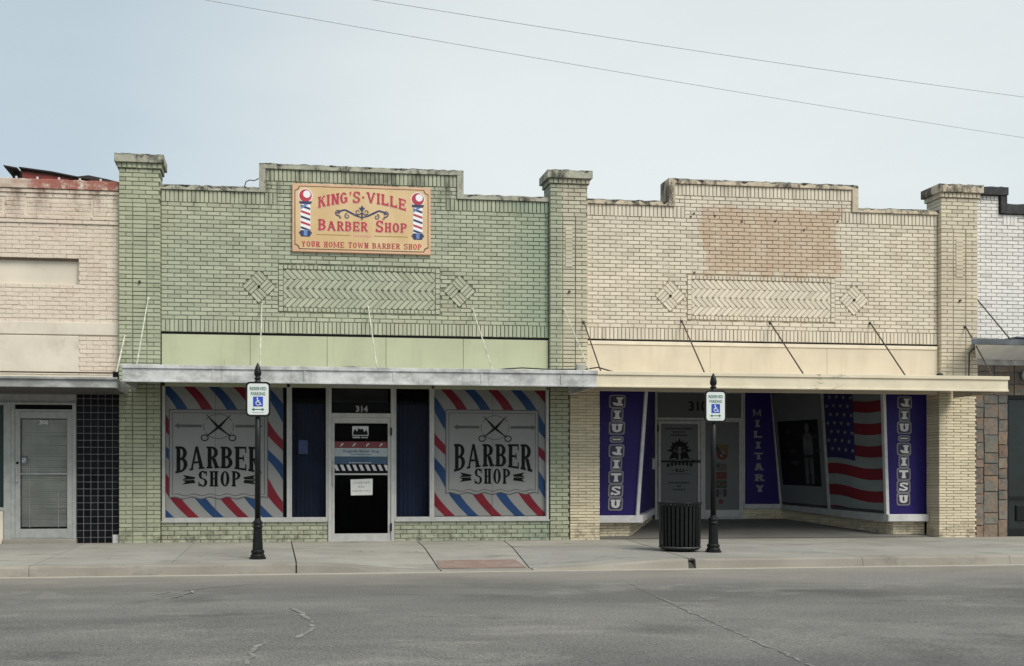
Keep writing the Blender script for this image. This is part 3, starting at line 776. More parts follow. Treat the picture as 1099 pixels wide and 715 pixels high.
q.build('window_notice', [plain('notice_edge', (.035,.06,.12)), plain('faded_blue_notice', (.022,.042,.115))], barb)
# transom and door
f = MB(); frame_rect(f, 1.019, 2.199, -.005, 2.79, -.045, .07, .06, .02, .05); f.bbox(1.08, 2.138, -.040, .07, 2.205, 2.275, .004); f.build('door_frame', M['alu'], barb)
tr = pane(1.08, 2.138, 2.276, 2.739, .02, barb, 'transom_window')
q = MB(); q.box(1.08, 2.138, .10, .11, 2.27, 2.48); q.box(1.08, 2.138, .35, .36, 2.2, 2.78, 1); q.build('transom_reflection', [M['black'], plain('reflection_grey', (.05,.05,.047))], tr)  # grey sheet and black band colour in the transom's sky reflection
q = MB(); S = flat(1.48, 1.76, 2.29, 2.42, .012); lay_font(q, S, font_polys('314', .14, .015, .145, bold=.006), 0); q.build('street_number', plain('number_white', (.38,.37,.35), .5), tr)
door = MB(); frame_rect(door, 1.081, 2.137, .012, 2.203, -.02, .03, .052, .125, .105)
door.bbox(1.134, 2.084, -.024, .025, 1.178, 1.206, .004)
do = door.build('door', M['alu'], barb)
dp = pane(1.133, 2.085, .138, 2.097, .005, do)
q = MB(); q.tube([(1.112,-.03,1.0),(1.112,-.085,1.0),(1.112,-.085,1.28),(1.112,-.03,1.28)], .013, 8); q.bbox(1.09,1.134,-.03,-.021,.98,1.30,.003); q.build('handle', M['alu'], do); q = MB(); q.tube([(1.11,-.021,1.40),(1.11,-.04,1.40)],.02,12); q.build('lock', M['alu_dull'], do)
for z in (.25, 1.95): q = MB(); q.tube([(2.139,-.052,z-.07),(2.139,-.052,z+.07)], .016, 8); q.build('hinge', M['dark_metal'], do)
q = MB(); S = flat(1.135, 2.083, 1.21, 2.09, .000); W = .948
lay(q, S, [rect(0,.447,W,.563)], .001, 0); lay(q, S, [rect(0,.298,W,.446)], .001, 1); lay(q, S, [rect(0,.165,W,.297)], .001, 2); lay(q, S, [rect(0,.0,W,.163)], .001, 3)
for i in range(9):
    u = -.02+i*.112; lay(q, S, [clip([(u,.15),(u+.058,.15),(u+.105,.045),(u+.047,.045)], 0, W, 0, 1)], .002, 4)
for i, u in enumerate((.10,.32,.56,.80)): lay(q, S, ribbon([(u,.475),(u+.05,.53)], [.012,.03]), .002, 4)
lay_font(q, S, font_polys('Kingsville Barber Shop', W/2, .368, .075, width=.64, bold=.001), .002, 5)
lay(q, S, [rect(.29+i*.042,.325,.29+i*.042+.032,.338) for i in range(9)], .002, 5)
lay(q, S, [rect(.26+i*.045,.180,.26+i*.045+.033,.192) for i in range(9)], .002, 4)
# white emblem near the top of the door: a pale square with a dark crest in it, and a short line of lettering below
lay(q, S, [rect(.315,.665,.605,.835)], .001, 4)
lay(q, S, [[(.33,.68),(.59,.68),(.59,.72),(.56,.78),(.53,.73),(.50,.80),(.46,.74),(.43,.81),(.40,.74),(.36,.79),(.33,.73)]], .003, 3)
lay(q, S, [disc(.46,.755,.05,.03)], .004, 3)
lay(q, S, [rect(.32,.625,.45,.648), rect(.475,.625,.535,.642), rect(.55,.625,.59,.642)], .001, 4)
q.build('door_decal', [M['door_red'], M['door_pale'], M['door_navy'], M['film_black'], M['decal_white'], M['sign_navy']], do)
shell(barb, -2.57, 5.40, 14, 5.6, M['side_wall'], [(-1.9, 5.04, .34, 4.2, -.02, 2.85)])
q = MB(); q.box(-1.88, 5.04, .08, .3, 2.79, 3.62); q.build('lintel', M['black'], barb)

# small electrics on the canopy roof
q = MB(); q.bbox(5.24, 5.40, -.95, -.85, 2.90, 3.08, .008); q.build('junction_box', M['plastic_grey'], barb)
q = MB(); pts = [(3.2,-.9,2.93),(3.6,-.95,2.93),(4.0,-.9,2.99),(4.3,-.9,3.01),(4.8,-.9,2.99),(5.24,-.9,3.0)]; q.tube(pts, .012, 6); q.build('cable', M['cable'], barb)
q = MB(); q.tube([(1.25,-.05,3.08),(1.45,-.05,3.09),(1.7,-.05,3.07),(1.72,-.05,2.9)], .011, 6); q.build('cable', M['rust_dark'], barb)
q = MB(); q.tube([(-.45,.0,6.23),(-.42,-.02,6.32),(-.36,-.02,6.35),(-.28,-.02,6.34),(-.20,-.03,6.38)], .009, 6); q.build('loose_wire', M['cable'], barb)

# the painted sign board
sg = thing('shop_sign', (1.62, -.06, 5.1), 'tan sign board with red lettering and two painted barber poles on green brick', 'sign')
SX0, SX1, SZ0, SZ1 = .385, 2.85, 5.112, 6.308
q = MB(); q.bbox(SX0, SX1, -.06, -.018, SZ0, SZ1, .006, 0)
S = flat(SX0, SX1, SZ0, SZ1, -.0605); W, H = SX1-SX0, SZ1-SZ0
def notched(d, nr):
    pts = []
    for cx, cy, a0 in ((W-d, H-d, 180), (d, H-d, 270), (d, d, 0), (W-d, d, 90)):
        for i in range(6):
            a = rad(a0+90 - 90*i/5) if True else 0
            pts.append((cx + nr*math.cos(a), cy + nr*math.sin(a)))
    return pts
bo = q.build('board', M['sign_edge'], sg)
q = MB(); lay(q, S, [notched(.040, .075)], .001, 1); lay(q, S, [notched(.055, .075)], .002, 0); q.build('border', [M['sign_tan'], M['sign_line']], sg)
q = MB()
arch = lambda u: (.62*(1-(2*u-1)**2), .62*(1-(2*u-1)**2)+1)
for dx, dz, off, m in ((.012,-.012,.004,1),(0,0,.007,0)):
    lay(q, S, text_polys("KING'S.VILLE", .455+dx, .775+dz, 1.56, .19, .14, arch, T_=.165, t=.125, s=.04, w=.6), off, m)
    lay(q, S, text_polys("BARBER SHOP", .455+dx, .385+dz, 1.58, .195, .13, None, caps=.84, T_=.165, t=.125, s=.04, w=.6), off, m)
lay(q, S, text_polys('YOUR HOME TOWN BARBER SHOP', .16, .085, 2.14, .098, .14, None, T_=.19, t=.10, s=.06, w=.66), .004, 0)
lay(q, S, [rect(.42,.300,1.03,.312), rect(1.45,.300,2.06,.312)], .004, 2)
lay(q, S, [rect(1.08+i*.042,.288,1.08+i*.042+.03,.318) for i in range(8)], .004, 1)
q.build('lettering', [M['sign_red'], M['sign_pink'], M['sign_gold']], sg)
q = MB(); cx, cz = W/2, .705
for sg_ in (-1, 1):
    X = lambda a: cx + sg_*a
    def spiral(x, z, r, a0, turns, w0, w1):
        pts = []; n = 26
        for i in range(n+1):
            u = i/n; a = rad(a0 + 360*turns*u); rr = r*(1-.8*u); pts.append((X(x + rr*math.cos(a)), z + rr*math.sin(a)))
        return ribbon(pts, [w0+(w1-w0)*i/n for i in range(n+1)])
    lay(q, S, ribbon([(X(.0),cz-.08),(X(.10),cz-.05),(X(.2),cz+.0),(X(.3),cz+.05),(X(.38),cz+.03),(X(.45),cz-.01)], [.02,.03,.035,.03,.03,.02]), .004)
    for a in ((.07,cz+.02,.055,200,1.1,.02,.008),(.26,cz-.06,.05,80,-1.2,.02,.008),(.42,cz-.0,.06,250,1.2,.022,.008),(.38,cz-.085,.025,80,-1,.015,.006)): lay(q, S, spiral(*a), .0065)
    lay(q, S, [[(X(.0),cz+.14),(X(.03),cz+.09),(X(.06),cz+.10),(X(.03),cz+.06),(X(0),cz+.03)]], .009)
lay(q, S, ribbon([(cx,cz+.1),(cx,cz-.11)], [.02,.028]), .0115)
q.build('scroll_ornament', M['sign_navy'], sg)
for px in (.232, W-.232):
    q = MB(); zc = .985; r = .112
    lay(q, S, [disc(px, zc, r+.014)], .003, 1); lay(q, S, [disc(px, zc, r)], .004, 0); lay(q, S, [disc(px+.025, zc+.025, r*.58)], .005, 1)
    lay(q, S, [rect(px-.108,.855,px+.108,.885), rect(px-.095,.835,px+.095,.855)], .006, 2)
    lay(q, S, [rect(px-.088,.375,px+.088,.835)], .0045, 1)
    for i in range(6):
        z = .36 + i*.095; c3 = 2 if i % 2 == 0 else 0
        lay(q, S, [clip([(px-.083,z+.085),(px-.083,z+.045),(px+.083,z-.01),(px+.083,z+.03)], px-.083, px+.083, .38, .83)], .0055, c3)
    lay(q, S, [clip([(px-.083,.78),(px-.02,.83),(px+.05,.83),(px-.083,.74)], px-.083, px+.083, .38, .83)], .0065, 3)
    lay(q, S, [rect(px-.092,.345,px+.092,.375), rect(px-.112,.315,px+.112,.345), [(px-.10,.315),(px-.075,.265),(px+.075,.265),(px+.10,.315)]], .006, 2)
    lay(q, S, [rect(px-.03,.28,px+.03,.37)], .0075, 3)
    q.build('barber_pole', [M['film_red'] if False else M['sign_red'], M['sign_brightwhite'], M['sign_navy'], M['sign_paleblue']], sg)

# paper note taped to the barber's door
pn = MB(); S = Surf((1.425,-.004,.815),(1.81,-.004,.822),(1.815,-.004,1.112),(1.418,-.004,1.098), .39, .29)
pn.poly([S(0,0),S(.39,0),S(.39,.29),S(0,.29)], 0); pn.poly([S(0,0,-.002),S(0,.29,-.002),S(.39,.29,-.002),S(.39,0,-.002)], 0)
for z, n in ((.215,7),(.14,3),(.07,8)):
    x = .195-n*.021
    for i in range(n):
        lay(pn, S, ribbon([(x,z+U(-.015,.0)),(x+.012,z+U(.01,.035)),(x+.024,z+U(-.015,.01)),(x+.03,z+U(.0,.03))], .006), .001, 1); x += .043
tag(pn.build('paper_notice', [M['paper'], M['pen']]), 'white handwritten paper taped inside the dark barber door glass', 'notice')

# ================================================================== 2. CREAM SHOP
CX0, CX1 = 5.735, 12.65
cream = thing('storefront_building', (9.2, 0, 0), 'cream painted brick shop with violet window banners and deep recessed entrance', 'building')
facade(cream, CX0, CX1, 7.30, 11.02, 7.75, 10.483, (7.336, 10.95), (M['cream_brick'], M['cream_mortar']), M['cream_cap'])
pier(cream, 12.65, 13.41, 2.85, M['cream_pier'], M['cream_mortar'], M['cream_cap'], strip=True, ztop=6.70)
# lower piers in thin roman brick
q = MB(); q.box(5.43, 5.965, -.04, .3, -.02, 2.9, 1); field(q, 5.418, 5.98, -.02, 2.9, -.055, .29, course=.0535, length=.30, jt=.010, jit=.003); q.build('pier', [M['cream_roman'], M['cream_mortar']], cream)
q = MB(); q.box(12.665, 13.41, -.04, .3, -.02, 2.849, 1); field(q, 12.65, 13.425, -.02, 2.85, -.055, .29, course=.0535, length=.30, jt=.010, jit=.003); q.build('pier', [M['cream_roman'], M['cream_mortar']], cream)
b = MB(); seams = [5.74, 8.1, 10.4, 12.645]
for i in range(3): b.bbox(seams[i]+.002, seams[i+1]-.002, -.03, .01, 2.72, Z_BAND-.09, .003)
b.bbox(CX0+.02, CX1-.02, -.045, .01, Z_BAND-.088, Z_BAND-.02, .006, 1); b.box(CX0, CX1, -.010, .012, Z_BAND-.019, Z_BAND+.010, 2)
b.build('sign_band', [M['cream_panel'], M['cream_trim'], M['black']], cream)
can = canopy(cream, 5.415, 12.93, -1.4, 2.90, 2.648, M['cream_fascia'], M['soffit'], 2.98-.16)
for wx, wz, cx, cz, y in ((5.65,3.953,5.60,2.93,-.13),(7.551,4.023,7.45,2.93,-.03),(9.279,4.021,9.26,2.93,-.03),(11.27,4.058,11.17,2.93,-.03),(13.138,4.003,12.85,2.93,-.13)):
    rod(can, (wx, y, wz), (cx, -1.15, cz), M['rod_dark'], .012)
q = MB(); pts = [(5.40,-.9,3.0),(5.62,-.95,3.03),(5.9,-1.0,2.945)] + [(6.2+i*.55, -1.02, 2.935+.008*(i % 2)) for i in range(11)] + [(12.5,-.3,2.95),(13.05,-.17,2.95),(13.18,-.16,3.05),(13.19,-.16,3.5),(13.3,-.16,3.6)]
q.tube(pts, .013, 6); q.build('cable', M['cable'], cream)
q = MB(); q.lathe([(.05,2.915),(.06,2.93),(.05,2.99),(.02,3.0)], 12, (11.9,-1.05)); q.build('cable_clip', M['cable'], cream)

for bx, bz in ((7.79,6.02),(7.73,5.96),(7.80,4.93),(10.62,5.96),(9.38,5.93),(8.72,5.90),(9.95,5.78),(8.2,5.99)):
    q = MB(); q.tube([(bx,-.03,bz),(bx,0,bz)], .018, 8); q.build('anchor_bolt', M['rod_dark'], cream)
def fl(y): return .010 + .24*max(0, min(1, (y-.0)/3.0))
# entrance lining: header, ceiling
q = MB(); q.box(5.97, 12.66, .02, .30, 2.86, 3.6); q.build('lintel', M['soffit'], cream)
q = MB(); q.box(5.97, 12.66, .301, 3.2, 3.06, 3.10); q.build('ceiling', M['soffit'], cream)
DW = M['banner']
def chunky(txt, S, x, ztop, zbot, wid, mb, white=0, outline=True, lean=0., parent=None):
    n = len(txt); weights = [.72 if c == '-' else 1. for c in txt]; tot = sum(weights); z = ztop
    for c, wt in zip(txt, weights):
        if parent is not None: mb = MB()
        hh = (ztop-zbot)*wt/tot; zc = z - hh/2; z -= hh
        xx = x + lean*(zc-zbot)/(ztop-zbot)
        ht = hh*.64 if c != '-' else hh*.62
        P, w = glyph(c, T_=.26, t=.22, s=.10 if c in 'IJ' else .0 if c == 'M' else .05, w=.78, n=4)
        sx = wid*(.62 if c == 'I' else .8 if c == '-' else 1.)
        if outline:
            for e, mm, off in ((.046, 2, .002), (.024, 1, .003)):
                hw, h2, r = sx/2+e, (ht/2+e if c != '-' else ht*.14+e), .045
                pts = []
                for qx, qz, a0 in ((hw-r,h2-r,0),(-hw+r,h2-r,90),(-hw+r,-h2+r,180),(hw-r,-h2+r,270)):
                    for i in range(4): a = rad(a0+30*i); pts.append((xx+qx+r*math.cos(a), zc+qz+r*math.sin(a)))
                lay(mb, S, [pts], off, mm)
        lay(mb, S, [[(xx - sx/2 + a/w*sx, zc - ht/2 + b_*ht) for a, b_ in q_] for q_ in P], .005, white)
        if parent is not None: mb.build('letter', M['letter_grey'], parent)
# front display panes with their banners
def front_pane(a, b, c, d, name, cxl, lean):
    W = (Vector(b)-Vector(a)).length; H = 2.45
    S = Surf(a, b, c, d, W, H)
    m = MB(); m.poly([S(0,0),S(W,0),S(W,H),S(0,H)])
    o = m.build('banner_window', M['banner'], cream)
    return o, S, W, H
# left
aL, bL, cL, dL = (5.97,.32,.43), (6.84,.32,.43), (7.01,.30,2.88), (5.97,.30,2.88)
oL, S, W, H = front_pane(aL, bL, cL, dL, 'l', 0, 0)
q = MB(); chunky('JIU-JITSU', S, .44, 2.25, .09, .185, q, lean=-.035); q.build('lettering', [M['letter_white'], M['banner_dark'], M['banner_grey']], oL)
q = MB(); q.hexa([(6.80,.27,.43),(6.86,.27,.43),(6.86,.34,.43),(6.80,.34,.43)], [(6.975,.25,2.88),(7.03,.25,2.88),(7.03,.33,2.88),(6.975,.33,2.88)]); q.bbox(5.97, 6.90, .20, .36, .29, .43, .01); q.build('window_frame', M['sill_white'], oL)
aR, bR, cR, dR = (11.84,.32,.43), (12.66,.32,.43), (12.66,.30,2.88), (11.745,.30,2.88)
oR, S, W, H = front_pane(aR, bR, cR, dR, 'r', 0, 0)
q = MB(); chunky('JIU-JITSU', S, .355, 2.28, .17, .185, q, lean=.055); q.build('lettering', [M['letter_white'], M['banner_dark'], M['banner_grey']], oR)
q = MB(); q.hexa([(11.81,.27,.43),(11.87,.27,.43),(11.87,.34,.43),(11.81,.34,.43)], [(11.72,.25,2.88),(11.775,.25,2.88),(11.775,.33,2.88),(11.72,.33,2.88)]); q.bbox(11.80, 12.645, .20, .36, .29, .43, .01); q.build('window_frame', M['sill_white'], oR)
# bulkheads in roman brick, front faces, side faces
def bulk_side(p0, p1, zt, mb, flip):
    (xa, ya), (xb, yb) = p0, p1; L = math.hypot(xb-xa, yb-ya); d = ((xb-xa)/L, (yb-ya)/L); nrm = (d[1], -d[0]) if not flip else (-d[1], d[0])
    zb0 = -.02; n = round((zt-zb0)/.0535)
    for i in range(n):
        za = zb0 + (zt-zb0)*i/n; zb = zb0 + (zt-zb0)*(i+1)/n; s = -.15*(i % 2)
        while s < L:
            a, b = max(s, 0)+.005, min(s+.30, L)-.005; s += .30
            if b-a < .03: continue
            P = lambda t, o, z: (xa+d[0]*t+nrm[0]*o, ya+d[1]*t+nrm[1]*o, z)
            mb.hexa([P(a,.012,za+.005),P(b,.012,za+.005),P(b,-.05,za+.005),P(a,-.05,za+.005)], [P(a,.012,zb-.005),P(b,.012,zb-.005),P(b,-.05,zb-.005),P(a,-.05,zb-.005)], 0)
    mb.poly([(xa,ya,zb0),(xb,yb,zb0),(xb,yb,zt),(xa,ya,zt)], 1)
q = MB(); q.box(5.97, 6.69, .36, .6, -.02, .285, 1); field(q, 5.97, 6.70, -.02, .285, .345, .4, course=.0535, length=.3, jt=.01); bulk_side((6.70,.36),(8.27,3.02), .50, q, False); q.build('bulkhead', [M['cream_roman'], M['cream_mortar']], cream)
q = MB(); q.box(12.0, 12.66, .36, .6, -.02, .285, 1); field(q, 11.99, 12.66, -.02, .285, .345, .4, course=.0535, length=.3, jt=.01); bulk_side((11.99,.36),(11.30,3.02), .52, q, True); q.build('bulkhead', [M['cream_roman'], M['cream_mortar']], cream)
# left side pane (violet) with white sill
S = Surf((6.85,.34,.43),(8.30,3.0,.50),(8.33,3.0,3.05),(7.02,.33,3.05), 3.0, 2.6)
q = MB(); q.poly([S(0,0),S(3,0),S(3,2.6),S(0,2.6)]); sw = q.build('banner_window', M['banner'], cream)
q = MB(); q.hexa([S(0,-.13,.10),S(3,-.13,.05),S(3,-.13,-.05),S(0,-.13,-.05)], [S(0,0,.10),S(3,0,.05),S(3,0,-.05),S(0,0,-.05)]); q.build('sill', M['sill_white'], sw)
q = MB(); q.hexa([S(2.55,.85,.0),S(2.7,.85,.0),S(2.7,.85,.06),S(2.55,.85,.06)],[S(2.55,1.08,.0),S(2.7,1.08,.0),S(2.7,1.08,.06),S(2.55,1.08,.06)]); q.build('letter_box', M['sill_white'], sw)
# right side pane: pale print and flag
S = Surf((11.22,3.0,.56),(11.84,.34,.44),(11.75,.33,3.05),(10.97,3.0,3.05), 2.75, 2.55); W, H = 2.75, 2.55
q = MB(); q.poly([S(0,0),S(W,0),S(W,H),S(0,H)]); rs = q.build('side_window', M['dark_room'], cream)
q = MB(); grid(q, S, .06, W/2-.03, .06, H-.08, .004, 0)
grid(q, S, .14, W/2-.16, .45, 1.86, .010, 1)
def figure(cx, zb, h, w, mm):   # a standing figure in a loose white jacket and trousers, as printed
    lay(q, S, [[(cx-w*.9,zb),(cx-w*.25,zb),(cx-w*.1,zb+h*.42),(cx-w*.95,zb+h*.45)], [(cx+w*.25,zb),(cx+w*.9,zb),(cx+w*.95,zb+h*.45),(cx+w*.1,zb+h*.42)],
                [(cx-w,zb+h*.42),(cx+w,zb+h*.42),(cx+w*.95,zb+h*.78),(cx+w*.4,zb+h*.84),(cx-w*.4,zb+h*.84),(cx-w*.95,zb+h*.78)], disc(cx, zb+h*.92, w*.42, h*.075)], .016, mm)
    lay(q, S, [rect(cx-w,zb+h*.43,cx+w,zb+h*.47)], .020, 1)
figure(.93, .5, 1.3, .13, 2)
for x, z, r in ((.42,1.62,.06),(.5,1.2,.07),(.38,1.35,.05),(.55,.95,.08),(1.15,1.5,.06),(1.18,1.2,.05),(.7,1.55,.05)): lay(q, S, [disc(x, z, r*1.6, r*.6)], .014, 3)
q.build('window_print', [M['print_pale'], M['print_dark'], M['print_mid'], plain('shadowy_print', (.028,.028,.03), .6, var=.4, scale=8)], rs)
# flag
q = MB(); u0, u1 = W/2+.03, W-.02; v0, v1 = .06, H-.01
def wave(u, v): return .035*math.sin((u-u0)*4.2+.6) - .05*(u-u0)
hs = .2165; n = 24; grid(q, S, u0, u1, v0, v1, .003, 0)
for k in range(7):
    ztop = v1 + .12 - 2*hs*k
    for i in range(n):
        a, b_ = u0+(u1-u0)*i/n, u0+(u1-u0)*(i+1)/n
        p = clip([(a,ztop-hs+wave(a,0)),(b_,ztop-hs+wave(b_,0)),(b_,ztop+wave(b_,0)),(a,ztop+wave(a,0))], u0, u1, v0, v1)
        if len(p) > 2: lay(q, S, [p], .006, 1)
uc = u0 + (u1-u0)*.52; zc = v1 - 1.50

for i in range(n):
    a, b_ = u0+(uc-u0)*i/n, u0+(uc-u0)*(i+1)/n
    for k in range(12):
        fa = lambda x, kk: (zc+wave(x,0)) + (v1-zc-wave(x,0))*kk/12
        lay(q, S, [[(a,fa(a,k)),(b_,fa(b_,k)),(b_,fa(b_,k+1)),(a,fa(a,k+1))]], .011, 2)
for r in range(8):
    for c_ in range(4):
        x = u0+.07 + c_*.165 + (.08 if r % 2 else 0); z = v1-.10-r*.175 + .03*math.sin(x*5)
        if x > uc-.03: continue
        st = [(x + (.052 if i % 2 == 0 else .021)*math.sin(math.pi*i/5), z + (.052 if i % 2 == 0 else .021)*math.cos(math.pi*i/5)) for i in range(10)]
        lay(q, S, [st], .016, 0)
q.build('flag_graphic', [M['flag_white'], M['flag_red'], M['flag_blue']], rs)
q = MB(); q.hexa([S(0,-.10,.06),S(W,-.15,.08),S(W,-.15,-.05),S(0,-.10,-.05)], [S(0,.0,.03),S(W,.0,.05),S(W,.0,-.05),S(0,.0,-.05)]); q.hexa([S(W/2-.025,0,.0),S(W/2+.025,0,0),S(W/2+.025,0,.03),S(W/2-.025,0,.03)],[S(W/2-.025,H,.0),S(W/2+.025,H,0),S(W/2+.025,H,.03),S(W/2-.025,H,.03)]); q.build('window_frame', M['alu_dull'], rs)
# back wall of the entrance
BY = 3.0
f = MB(); frame_rect(f, 8.32, 10.345, .235, 3.05, BY-.03, BY+.08, .055, .03, .05)
f.bbox(8.376, 10.289, BY-.028, BY+.08, 2.40, 2.46, .004); f.bbox(9.365, 9.43, BY-.026, BY+.08, .236, 2.399, .004)
frame_rect(f, 9.431, 10.289, .27, 2.399, BY-.02, BY+.06, .04, .17, .03); f.build('window_frame', M['alu'], cream)
q = MB(); q.poly([(8.376,BY,2.46),(10.289,BY,2.46),(10.289,BY,3.0),(8.376,BY,3.0)]); to = q.build('transom_window', M['door_film'], cream)
S = flat(9.05, 9.6, 2.60, 2.83, BY-.004); q = MB(); lay_font(q, S, font_polys('310', .04, .015, .285, 'LEFT', .006), .0); q.build('street_number', M['film_black'], to)
d = MB(); frame_rect(d, 8.40, 9.36, .25, 2.39, BY-.015, BY+.03, .06, .17, .07); do = d.build('door', M['alu'], cream)
q = MB(); q.poly([(8.46,BY+.005,.41),(9.30,BY+.005,.41),(9.30,BY+.005,2.32),(8.46,BY+.005,2.32)]); q.build('pane', M['door_film'], do)
q = MB(); q.tube([(8.46,BY-.05,1.50),(9.31,BY-.05,1.50)], .014, 8); q.bbox(9.18,9.34,BY-.07,BY-.016,1.475,1.53,.004); q.build('push_bar', M['dark_metal'], do)
q = MB(); q.tube([(8.385,BY-.035,2.15),(8.385,BY-.035,2.3)], .018, 8); q.build('hinge', M['dark_metal'], do)
# crest and lettering on the door film: spiky crown over a masked face, arched line of letters, small captions
S = flat(8.46, 9.30, .41, 2.32, BY+.004); q = MB(); ex, ez = .43, 1.33
for i in range(9):
    a = rad(i*22.5); l = .30 if i in (0,8) else .27 - .03*(i % 2); w = .035 if i in (0,8) else .05
    ca, sa = math.cos(a), math.sin(a)
    lay(q, S, [[(ex+ca*.10,ez+sa*.10),(ex+ca*l*.6+sa*w,ez+sa*l*.6-ca*w),(ex+ca*l,ez+sa*l),(ex+ca*l*.6-sa*w,ez+sa*l*.6+ca*w)]], .001)
lay(q, S, ring(ex, ez+.01, .10, .11, -30, 210, .035, .035, 14), .004)
for sg_ in (-1, 1):
    lay(q, S, [[(ex+sg_*.02,ez-.05),(ex+sg_*.16,ez-.02),(ex+sg_*.24,ez-.20),(ex+sg_*.12,ez-.16),(ex+sg_*.03,ez-.21)], [(ex+sg_*.02,ez+.05),(ex+sg_*.07,ez+.03),(ex+sg_*.03,ez-.02)], [(ex+sg_*.10,ez-.19),(ex+sg_*.22,ez-.23),(ex+sg_*.20,ez-.26)]], .007)
lay(q, S, text_polys('IIUIIIUI', .12, .955, .62, .085, .16, lambda u: (.5-.5*(2*u-1)**2, 1.4-.4*(2*u-1)**2), T_=.24, t=.16, s=.03, w=.6), .001) if False else None
for i in range(7): x = .14+i*.087; zz = .97 + .04*(1-((x-.43)/.3)**2); lay(q, S, [rect(x,zz,x+.058,zz+.075)], .001)
lay(q, S, text_polys('BJJ', .34, .86, .19, .075, .14, T_=.24, t=.16, s=.03, w=.6), .001); lay(q, S, [rect(.25,.89,.30,.905), rect(.57,.89,.62,.905), rect(.17,.815,.69,.825)], .001)
q.build('door_crest', M['film_black'], do)
for z, ws in ((1.79,.62),(1.72,.30),(1.65,.36),(.61,.48),(.535,.10),(.46,.29)):
    x = .42-ws/2
    if z in (1.79, .61): q = MB()
    while x < .42+ws/2-.02: l = U(.018,.03); lay(q, S, [rect(x,z,x+l,z+.03)], .001); x += l + .012
    if z in (1.65, .46): q.build('door_caption', M['film_black'], do)
q = MB(); q.poly([(9.471,BY+.004,.44),(10.249,BY+.004,.44),(10.249,BY+.004,2.37),(9.471,BY+.004,2.37)]); sp = q.build('side_window', M['door_film'], cream)
S = flat(9.471, 10.249, .44, 2.37, BY+.003); q = MB()
lay(q, S, [[(.24,1.46),(.40,1.30),(.52,1.22),(.55,1.36),(.52,1.44),(.40,1.42)]], .001, 4); lay(q, S, [[(.24,1.46),(.36,1.32),(.40,1.22),(.25,1.30)]], .0015, 3); lay(q, S, [[(.25,1.30),(.40,1.22),(.53,1.24),(.50,1.14),(.40,1.09),(.28,1.15)]], .002, 1); lay(q, S, [[(.34,1.20),(.38,1.22),(.42,1.17),(.38,1.15)]], .003, 2)
def fr(z): return rect(.24, z, .50, z+.155)
z0_ = 1.01-.155
lay(q, S, [rect(.24,z0_,.50,z0_+.165)], .001, 5); lay(q, S, [rect(.24,z0_+.025+i*.047,.50,z0_+.045+i*.047) for i in range(3)], .0015, 6); lay(q, S, [rect(.24,z0_+.08,.34,z0_+.165)], .002, 3)
z1_ = z0_-.185; lay(q, S, [rect(.24,z1_,.50,z1_+.165)], .001, 1); lay(q, S, [[(.37+(.03 if i % 2 == 0 else .012)*math.sin(math.pi*i/5), z1_+.085+(.03 if i % 2 == 0 else .012)*math.cos(math.pi*i/5)) for i in range(10)]], .002, 4)
z2_ = z1_-.19; lay(q, S, [rect(.24,z2_,.50,z2_+.165)], .001, 7); lay(q, S, [[(.26,z2_+.082),(.37,z2_+.02),(.48,z2_+.082),(.37,z2_+.145)]], .002, 4); lay(q, S, [disc(.37,z2_+.082,.035)], .003, 3)
z3_ = z2_-.19; lay(q, S, [rect(.24,z3_,.50,z3_+.165)], .001, 5); lay(q, S, [rect(.24,z3_,.32,z3_+.165), rect(.42,z3_,.50,z3_+.165)], .002, 3); lay(q, S, [disc(.37,z3_+.08,.02)], .002, 3)
z4_ = z3_-.19; lay(q, S, [disc(.37,z4_+.08,.055)], .001, 1)
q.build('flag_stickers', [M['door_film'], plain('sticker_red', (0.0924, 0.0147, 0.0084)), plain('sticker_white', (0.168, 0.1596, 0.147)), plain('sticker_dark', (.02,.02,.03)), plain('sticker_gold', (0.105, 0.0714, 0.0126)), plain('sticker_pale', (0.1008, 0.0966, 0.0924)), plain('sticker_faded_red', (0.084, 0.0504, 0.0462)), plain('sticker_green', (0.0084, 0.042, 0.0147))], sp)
# MILITARY banner
S = Surf((10.36,BY,.57),(11.20,BY,.57),(10.99,BY,3.02),(10.36,BY,3.02), .80, 2.45)
q = MB(); q.poly([S(0,0),S(.8,0),S(.8,2.45),S(0,2.45)]); mo = q.build('banner_window', M['banner'], cream)
q = MB(); chunky('MILITARY', S, .37, 2.13, .22, .22, None, 0, False, parent=mo)
q = MB(); q.hexa([(11.19,BY-.04,.57),(11.235,BY-.04,.57),(11.235,BY+.02,.57),(11.19,BY+.02,.57)], [(10.975,BY-.04,3.04),(11.015,BY-.04,3.04),(11.015,BY+.02,3.04),(10.975,BY+.02,3.04)]); q.bbox(10.347,11.25,BY-.06,BY+.03,.46,.568,.006); q.bbox(10.347,10.375,BY-.04,BY+.02,.57,3.04,.003); q.build('window_frame', M['alu'], mo)
q = MB(); q.box(10.35, 11.3, BY+.02, BY+.1, .1, .46, 1); field(q, 10.35, 11.3, .1, .46, BY-.0, BY+.03, course=.0535, length=.3, jt=.01); q.build('bulkhead', [M['cream_roman'], M['cream_mortar']], cream)
shell(cream, 5.42, 13.42, 14, 5.6, M['side_wall'], [])
q = MB(); q.box(5.6, 13.25, 3.13, 3.2, -.1, 3.1); q.box(5.98, 6.0, .36, 3.1, -.1, 3.05); q.box(12.63, 12.65, .36, 3.1, -.1, 3.05); q.build('room', M['dark_room'], cream)

